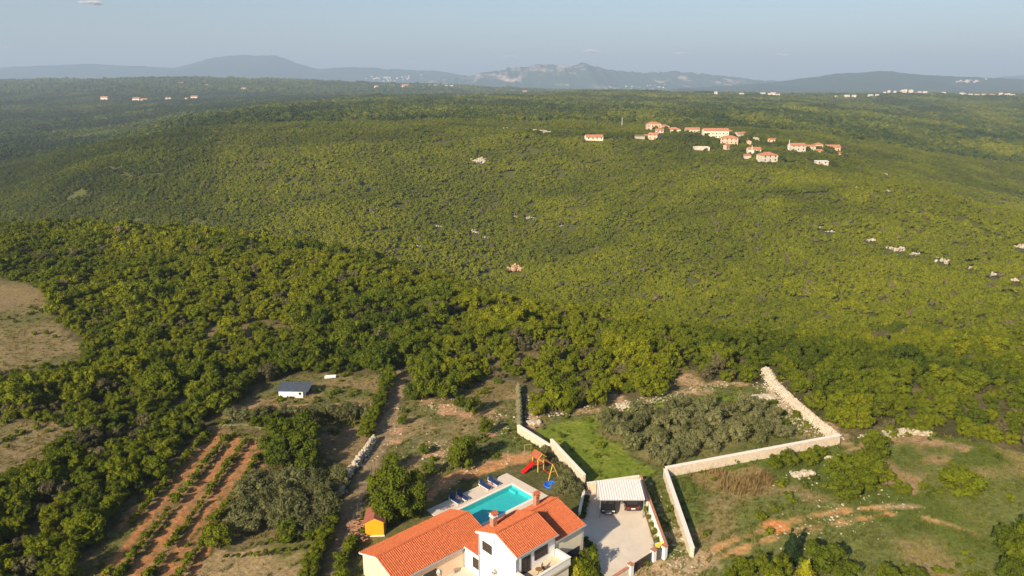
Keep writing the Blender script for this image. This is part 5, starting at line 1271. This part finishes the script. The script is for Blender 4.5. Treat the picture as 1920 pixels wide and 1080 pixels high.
for k in range(5):
    plant_tree(-19.2 + rg.uniform(-.3, .3) + 1.2, 66.5 + k * 1.7, rg.uniform(.9, 1.3), rg.uniform(.3, .6), '%s garden shrub from the bottom edge left of the peach wing' % NTH[k], 'shrubs left of the peach wing', k, 'wing_shrub', 'bush', SHRUB_M, STEM, k)

VINE = [crown(560 + k, .52, .42, 5, 260, .10, .62, core=.55, irregular=.6) for k in range(5)]
VINE_M = [crown_mesh('vine', d, M['oak']) for d in VINE]
rows = [(-44.6, 77, 101, 'leftmost'), (-41.35, 67, 100, 'second'), (-38.15, 66, 98.5, 'third'), (-34.9, 66, 94, 'rightmost')]
for xr, y0, y1, nm in rows:
    y = y0; k = 0
    while y < y1:
        if rg.random() > .10:
            x = xr + (y - 85) * -.012 + rg.uniform(-.15, .15); s = rg.uniform(.6, 1.15)
            o = link('grape_vine', VINE_M[k % 5], None, (x, y, float(height(x, y))), rg.uniform(0, 6.28), (s, s, s * rg.uniform(.9, 1.2))); o['tint'] = rg.uniform(.35, .7)
            tag(o, 'leafy grape vine, %s from the near end of the %s row of the vineyard' % (NTH[k], nm), 'vine', 'grape vines in the %s row' % nm)
        y += rg.uniform(.65, 1.0); k += 1
for j, (y0, x0, x1) in enumerate(((70.3, -31, -22.4), (72.2, -29, -22.2))):
    x = x0; k = 0
    while x < x1:
        o = link('grape_vine', VINE_M[k % 5], None, (x, y0 + (x + 31) * .2 + rg.uniform(-.2, .2), 0.0), rg.uniform(0, 6.28), rg.uniform(.6, .85)); o['tint'] = rg.uniform(.35, .65)
        tag(o, 'low green plant, %s from left in the %s row on the ploughed terrace' % (NTH[k], ['front', 'back'][j]), 'vine', 'plants on the ploughed terrace'); x += rg.uniform(.8, 1.2); k += 1

# ------------------------------------------------------------------ grass, weeds, reeds
def blades(seed, n, h, spread, wdt):
    g = np.random.default_rng(seed); V = []; F = []; S = []
    for k in range(n):
        a = g.uniform(0, 6.28); r = abs(g.normal()) * spread * .5; b = np.array([math.cos(a) * r, math.sin(a) * r, -.05]); hh = h * g.uniform(.5, 1.15)
        d = np.array([math.cos(a) * g.uniform(.0, .5), math.sin(a) * g.uniform(0, .5), 1]) * hh; sd_ = np.array([-math.sin(a + g.normal()), math.cos(a + g.normal()), 0]) * wdt
        i = len(V); V += [b - sd_, b + sd_, b + d * .6 + sd_ * .7, b + d, b + d * .6 - sd_ * .7]; F.append(tuple(range(i, i + 5))); S += [g.random()] * 5
    return np.array(V), F, np.array(S)
GR = [blades(600 + k, 26, .32, .45, .030) for k in range(4)]
WD = [crown(620 + k, .45, .28, 5, 150, .075, .24, core=.6, irregular=.6) for k in range(4)]
RD = [blades(640 + k, 34, 1.25, .55, .035) for k in range(4)]
X, Y, g = jitter_grid(-115, 80, 60, 200, .78, 9)
inside = np.zeros(X.shape, bool)
for p in CLEAR: inside |= pip(p, X, Y)
bare = pip(lot_quad(), X, Y) | pool_pit(X, Y) | (seg_dist(PATH_LINE, X, Y) < 1.2)
a = (X - O_[0]) * A_[0] + (Y - O_[1]) * A_[1]; b = (X - O_[0]) * B_[0] + (Y - O_[1]) * B_[1]
bare |= (a > -26) & (a < 0) & (b > -.2) & (b < 22)
col = ground_colour(X, Y)
bare |= (col[:, 0] > col[:, 1] * 1.55) | ((pip(TERR, X, Y) | pip(STRIP2, X, Y)) & (g.random(X.shape) < .8))
lawn = pip(LAWN, X, Y)
keep = inside & ~bare & ~lawn & ~(pip(GREEN1, X, Y) & (g.random(X.shape) < .7)) & (np.abs(X) < .74 * Y + 4) & (g.random(X.shape) < np.clip(1.3 - Y / 160, .25, 1) * (.35 + 1.1 * fbm(X / 4, Y / 4, 61, 3)))
X, Y, col = X[keep], Y[keep], col[keep]
dry = np.clip((col[:, 0] / col[:, 1] - .75) / .75, 0, 1)
scatter('grass', GR, np.stack([X, Y, height(X, Y)], 1), g.uniform(.6, 1.5, X.shape), g.uniform(0, 6.28, X.shape), g.integers(0, 4, X.shape), np.clip(dry + g.normal(size=X.shape) * .12, 0, 1), M['grass'])
pick = g.random(X.shape) < np.clip((fbm(X / 6, Y / 6, 67, 3) - .44) * 1.1, 0, .30) * np.where(pip(FIELD, X, Y), .8, 1)
Xw, Yw = X[pick], Y[pick]
scatter('weeds', WD, np.stack([Xw, Yw, height(Xw, Yw)], 1), g.uniform(.5, 1.6, Xw.shape), g.uniform(0, 6.28, Xw.shape), g.integers(0, 4, Xw.shape), np.clip(.45 + g.normal(size=Xw.shape) * .2, 0, 1), M['oak'])
X, Y, g = jitter_grid(18, 40, 80, 95, .7, 10)
keep = pip(REED, X, Y) & (fbm(X / 2.5, Y / 2.5, 69, 3) > .50); X, Y = X[keep], Y[keep]
scatter('dry_reeds', RD, np.stack([X, Y, height(X, Y)], 1), g.uniform(.4, .95, X.shape), g.uniform(0, 6.28, X.shape), g.integers(0, 4, X.shape), np.clip(.45 + g.normal(size=X.shape) * .25, 0, 1), M['dry'])

# ------------------------------------------------------------------ crags on the slopes
for k, (x, y, wd, h, mt, lb) in enumerate(ROCKS):
    g = np.random.default_rng(900 + k); mb = MB(); n_ = max(14, int(wd * 6))
    for q in range(n_):
        u = np.clip(g.normal() * .34, -.75, .75); s = wd * g.uniform(.05, .15); f = g.uniform(.6, 1.5, 3)
        vv = ICO1[0] * g.uniform(.6, 1.25, (12, 1)) * f * s
        yy = g.normal() * wd * .20; dz = float(height(x + u * wd, y + yy) - height(x, y))
        mb.add((vv + np.array([u * wd, yy, dz + .2 + (g.random() ** 1.5) * h * .42 * max(.1, 1 - abs(u) * 1.6)])).tolist(), ICO1[1].tolist())
    o = mb.build('rock_outcrop', M[mt], None, (x, y, float(height(x, y)) + .4)); tag(o, lb, 'rock', 'crags on the wooded slope')
for pts_, lb, h in (([(-9, 757.5), (5, 756), (20, 752.5)], 'long pale ruined wall on the crest left of the village', 2.4), ([(20, 728), (29, 722), (36, 717)], 'short pale ruined wall right of the longer one on the crest', 2.6)):
    rubble('ruined_wall', lb, pts_, h, 1.6, 320, seed=int(h * 10), size=.7, material='cliff')

# ------------------------------------------------------------------ the hill village
def hamlet_house(x, y, wd, dp, h, roof, turn, wall, label):
    z = float(height(x, y)); o = thing('village_house', label, 'house', (x, y, z), R(turn), 'houses of the hill village')
    wmat = {'cream': 'cream', 'pink': 'pinkwall', 'white': 'oldwhite', 'stone': 'oldstone', 'mossy': 'oldstone'}[wall]; w2, d2 = wd / 2, dp / 2
    rt = min(wd, dp) * .23
    if roof == 'gable':
        MB().extr([(-d2, -3), (-d2, h), (0, h + rt - .05), (d2, h), (d2, -3)], -w2, w2).build('wall', M[wmat], o)
        MB().extr([(-d2 - .4, h - .05), (0, h + rt + .1), (d2 + .4, h - .05), (d2 + .4, h - .25), (0, h + rt - .1), (-d2 - .4, h - .25)], -w2 - .3, w2 + .3).build('roof', M['tile_old'], o)
    elif roof == 'hip':
        MB().box(-w2, w2, -d2, d2, -3, h).build('wall', M[wmat], o)
        k = max(.3, w2 - d2)
        MB().add([(-w2 - .4, -d2 - .4, h), (w2 + .4, -d2 - .4, h), (w2 + .4, d2 + .4, h), (-w2 - .4, d2 + .4, h), (-k, 0, h + rt), (k, 0, h + rt)], [(3, 2, 1, 0), (0, 1, 5, 4), (1, 2, 5), (2, 3, 4, 5), (3, 0, 4)]).build('roof', M['tile_old'], o)
    elif roof == 'ruin':
        m = MB(); m.box(-w2, w2, -d2, -d2 + .5, -3, h * .8); m.box(-w2, w2, d2 - .5, d2, -3, h); m.box(-w2, -w2 + .5, -d2 + .5, d2 - .5, -3, h); m.box(w2 - .5, w2, -d2 + .5, d2 - .5, -3, h * .9); m.build('wall', M[wmat], o)
        MB().box(-w2 + .5, w2 - .5, -d2 + .5, d2 - .5, -3, .2).build('floor', M['soil'], o)
    else:
        MB().box(-w2, w2, -d2, d2, -3, h).build('wall', M[wmat], o)
        hb2 = h + (.15 if roof == 'flat' else 1.0); rm = {'mossy': 'mossroof'}.get(wall, 'tile_old' if roof == 'shed' else 'white')
        MB().add([(-w2 - .3, -d2 - .4, h), (w2 + .3, -d2 - .4, h), (w2 + .3, d2 + .3, hb2), (-w2 - .3, d2 + .3, hb2), (-w2 - .3, -d2 - .4, h + .2), (w2 + .3, -d2 - .4, h + .2), (w2 + .3, d2 + .3, hb2 + .2), (-w2 - .3, d2 + .3, hb2 + .2)], [(3, 2, 1, 0), (4, 5, 6, 7), (0, 1, 5, 4), (1, 2, 6, 5), (2, 3, 7, 6), (3, 0, 4, 7)]).build('roof', M[rm], o)
    if h > 2.5 and roof != 'ruin':
        fl = 2 if h > 4.5 else 1; nw = max(2, int(wd / 3.4))
        for f_ in range(fl):
            for k in range(nw):
                u = -w2 + wd * (k + .5) / nw; zz = .9 + f_ * 2.8
                wo = MB().box(u - .55, u + .55, -d2 - .06, -d2 + .02, zz - .06, zz + 1.36).build('window', M[wmat], o)
                MB().box(u - .48, u + .48, -d2 - .09, -d2 - .063, zz, zz + 1.3).build('pane', M['glass'], wo)
    return o
for q in VT: hamlet_house(q[0], q[1], q[2], q[3], q[4], *q[5:])
def pole(x, y, h, label):
    z = float(height(x, y)); o = thing('utility_pole', label, 'pole', (x, y, z), 0, 'poles in the hill village')
    MB().tube((0, 0, -1), (0, 0, h), .28, .2, 8).build('mast', M['whiteplastic'], o); MB().box(-1, 1, -.1, .1, h - 1, h - .8).build('crossarm', M['steel'], o)
pole(121.3, 842, 11.5, 'tall pale pole standing above the left of the hill village'); pole(142, 778, 8, 'thin pale pole left of the small cottage with dark red roof'); pole(246.5, 674, 9, 'thin pale pole at the left gable of the spiked white house'); pole(203, 640, 9, 'thin pale pole between the two white houses at the village bottom')
# darker trees among the houses
g = np.random.default_rng(61); vt_ = []
for k in range(64):
    q = VT[g.integers(0, len(VT))]; a = g.uniform(0, 6.28); rr_ = q[2] * .5 + g.uniform(2.5, 8); vt_.append((q[0] + math.cos(a) * rr_, q[1] + abs(math.sin(a)) * rr_ * (1 if k % 3 else -1.25)))
vt_.sort(key=lambda p: p[0] / p[1]); NTH2 = NTH[:40] + ['forty-first', 'forty-second', 'forty-third', 'forty-fourth', 'forty-fifth', 'forty-sixth', 'forty-seventh', 'forty-eighth', 'forty-ninth', 'fiftieth', 'fifty-first', 'fifty-second', 'fifty-third', 'fifty-fourth', 'fifty-fifth', 'fifty-sixth', 'fifty-seventh', 'fifty-eighth', 'fifty-ninth', 'sixtieth', 'sixty-first', 'sixty-second', 'sixty-third', 'sixty-fourth']
for k, (x, y) in enumerate(vt_):
    plant_tree(x, y, g.uniform(.8, 1.5), g.uniform(.12, .42), '%s dark garden tree from the left among the hill village houses' % NTH2[k], 'garden trees of the hill village', k, 'village_tree', 'tree', rz=k)

# ------------------------------------------------------------------ far houses and towns
def far_house(x, y, wd, h, label, group, roof='tile_old', wall='towncol', lift=0, turn=0):
    m = MB(); z = float(height(x, y)) + lift; w2 = wd / 2
    m.extr([(-w2 * .6, -6), (-w2 * .6, h), (0, h), (w2 * .6, h), (w2 * .6, -6)], -w2, w2)
    m.cur = 1; m.extr([(-w2 * .7, h + .05), (0, h + wd * .16), (w2 * .7, h + .05), (w2 * .7, h), (-w2 * .7, h)], -w2 * 1.05, w2 * 1.05)
    o = m.build('far_house', [M[wall], M[roof]], None, (x, y, z), R(turn)); tag(o, label, 'house', group)
for x, y, wd, h, lb in ((-1324, 2505, 22, 8, 'leftmost far house with orange roof on the dark hills at the left'), (-1202, 2466, 22, 8, 'far pair of houses below the dark hill, left one'), (-1172, 2455, 20, 6, 'far pair of houses below the dark hill, right one'), (-1088, 2440, 18, 6, 'far pale house right of the pair below the dark hill'), (-1059, 2572, 22, 8, 'far house with red roof at the right end of the row below the dark hill'), (-1066, 2530, 14, 5, 'far low house beside the red roofed one below the dark hill'),
        (-1519, 3550, 26, 10, 'far white house high on the dark hill'), (-1363, 3464, 20, 6, 'far pale house right of the white one high on the dark hill'), (-1058, 3056, 22, 6, 'far pale house low on the dark hill'),
        (-652, 3716, 18, 9, 'first small white block on the right shoulder of the dark hill'), (-597, 3840, 24, 9, 'second white block on the right shoulder of the dark hill'), (-534, 3884, 36, 10, 'larger pinkish house on the right shoulder of the dark hill'), (65, 3769, 26, 9, 'single white house on the skyline below the rocky mountain')):
    far_house(x, y, wd, h, lb, 'far houses on the dark hills', lift=3)
for k in range(5): far_house(-436 + k * 26, 4150 + k * 20, 20, 6, '%s far white house in the short row at the end of the dark hill' % NTH[k], 'row of far white houses', lift=3, roof='towncol')
g = np.random.default_rng(63)
TOWN = [(u, 2430, v) for u, v in ((1432, 3.5), (1440, 5), (1449, 5), (1456, 4), (1343, 4), (1390, 3), (1584, 5), (1590, 5), (1605, 3), (1629, 4), (1646, 4), (1653, 3), (1567, 6))]
TOWN += [(u, 2750, v) for u, v in ((1664, 18), (1672, 20), (1680, 18), (1690, 19), (1697, 21), (1704, 23), (1710, 22), (1716, 16), (1727, 17), (1740, 18), (1762, 12), (1777, 14), (1790, 12), (1798, 12), (1806, 12), (1815, 10), (1826, 11), (1836, 12), (1845, 12), (1853, 11), (1861, 14), (1869, 17), (1875, 14), (1883, 12), (1891, 12), (1899, 11))]
for k, (u, y, v) in enumerate(TOWN):
    x = (u - 960) / 1400 / (.964 + .27 * .265) * y
    near_ = u < 1660
    far_house(x, y + g.uniform(-30, 30), g.uniform(8, 15), g.uniform(6, 10) + (max(0, v - 11) if not near_ else 0), ('far house among trees on the skyline, %s of the scattered ones' % NTH[k] if near_ else '%s white building from the left in the far town on the right skyline' % NTH[k - 13]), ('far houses on the skyline' if near_ else 'far town on the right skyline'), lift=2, roof='tile_old' if g.random() < .35 else 'towncol')
# hill town on the right mountain and the town below the rocky mountains (they sit on the mountain sides)
def on_mountain(u, v, y, n_, spread, wd, label, group):
    bpy.context.view_layer.update(); dg = bpy.context.evaluated_depsgraph_get()
    us_ = sorted(u + g.normal() * spread for _ in range(n_))
    for k in range(n_):
        uu = us_[k]; vv = v + g.normal() * spread * .09 - (uu - u) * .05
        q = (540 - vv) / 1400; p = R(PITCH)
        d = Vector(((uu - 960) / 1400, math.cos(p) + q * math.sin(p), -math.sin(p) + q * math.cos(p))).normalized()
        for o in bpy.data.objects:
            if o.name.startswith('mountains'):
                hit, loc, nrm, idx = o.ray_cast(Vector((0, 0, CAM_H)), d)
                if hit and loc.y > 4000:
                    m = MB(); s = wd * g.uniform(.6, 1.4); m.box(-s / 2, s / 2, -s * .4, s * .4, -s, s * .5); m.cur = 1; m.extr([(-s * .45, s * .5), (0, s * .75), (s * .45, s * .5)], -s * .52, s * .52)
                    ob = m.build('far_house', [M['towncol'], M['towncol' if g.random() < .6 else 'tile_old']], None, loc, g.uniform(-.4, .4)); tag(ob, label % NTH[k], 'house', group); break
on_mountain(1815, 153, 7000, 26, 15, 11, '%s white house from the left of the hill town on the right mountain', 'hill town on the right mountain')
on_mountain(1205, 163, 9000, 16, 30, 11, '%s tiny white building from left at the foot of the rocky mountains', 'buildings below the rocky mountains')
on_mountain(740, 147, 14000, 34, 26, 17, '%s pale building from left of the far city below the blue mountain', 'far city below the blue mountain')

# ------------------------------------------------------------------ a few small clouds low in the sky, beyond the hazy layer
cm = bpy.data.materials.new('cloud'); cm.use_nodes = True; n = cm.node_tree; n.nodes.clear(); L = n.links
oo = n.nodes.new('ShaderNodeOutputMaterial'); d = n.nodes.new('ShaderNodeBsdfDiffuse'); d.inputs[0].default_value = (.85, .72, .70, 1); tr = n.nodes.new('ShaderNodeBsdfTransparent'); mx = n.nodes.new('ShaderNodeMixShader')
lw = n.nodes.new('ShaderNodeLayerWeight'); lw.inputs[0].default_value = .35; mr = n.nodes.new('ShaderNodeMapRange'); mr.inputs[1].default_value = 0; mr.inputs[2].default_value = .75; mr.inputs[3].default_value = .60; mr.inputs[4].default_value = 1.0
L.new(lw.outputs['Facing'], mr.inputs[0]); L.new(mr.outputs[0], mx.inputs[0]); L.new(d.outputs[0], mx.inputs[1]); L.new(tr.outputs[0], mx.inputs[2]); L.new(mx.outputs[0], oo.inputs[0])
for k, (u, v, wd, dist) in enumerate(((172, 7, 40, 26000), (955, 108, 26, 34000), (1110, 97, 34, 34000), (1465, 104, 30, 34000), (1276, 101, 22, 34000), (15, 90, 24, 34000))):
    g = np.random.default_rng(1000 + k); q = (540 - v) / 1400; p = R(PITCH); sc0 = dist / (math.cos(p) + q * math.sin(p))
    pos = Vector(((u - 960) / 1400 * sc0, dist, CAM_H + (-math.sin(p) + q * math.cos(p)) * sc0)); W_ = wd / 1400 * sc0
    mb = MB()
    for j in range(18):
        a_ = g.uniform(-.5, .5); s = W_ * g.uniform(.07, .17) * (1.2 - abs(a_)); vv = ICO2[0] * g.uniform(.85, 1.15, (len(ICO2[0]), 1)) * s * np.array([1.5, 1, .55])
        mb.add((vv + np.array([a_ * W_, g.normal() * W_ * .1, g.uniform(-.02, .10) * W_ * (1 - abs(a_))])).tolist(), ICO2[1].tolist())
    tag(mb.build('cloud', cm, None, pos, smooth=True), kind='stuff')

# ------------------------------------------------------------------ the air: one closed box of thin haze
hz = MB().box(-20500, 20500, -700, 21500, -130, 720)
hm = bpy.data.materials.new('haze'); hm.use_nodes = True
hn = hm.node_tree; hn.nodes.clear()
ho = hn.nodes.new('ShaderNodeOutputMaterial'); hv = hn.nodes.new('ShaderNodeVolumePrincipled')
hv.inputs['Color'].default_value = (*HAZE_COLOR, 1); hv.inputs['Density'].default_value = HAZE_DENSITY
hn.links.new(hv.outputs[0], ho.inputs['Volume'])
tag(hz.build('haze', hm), kind='stuff')
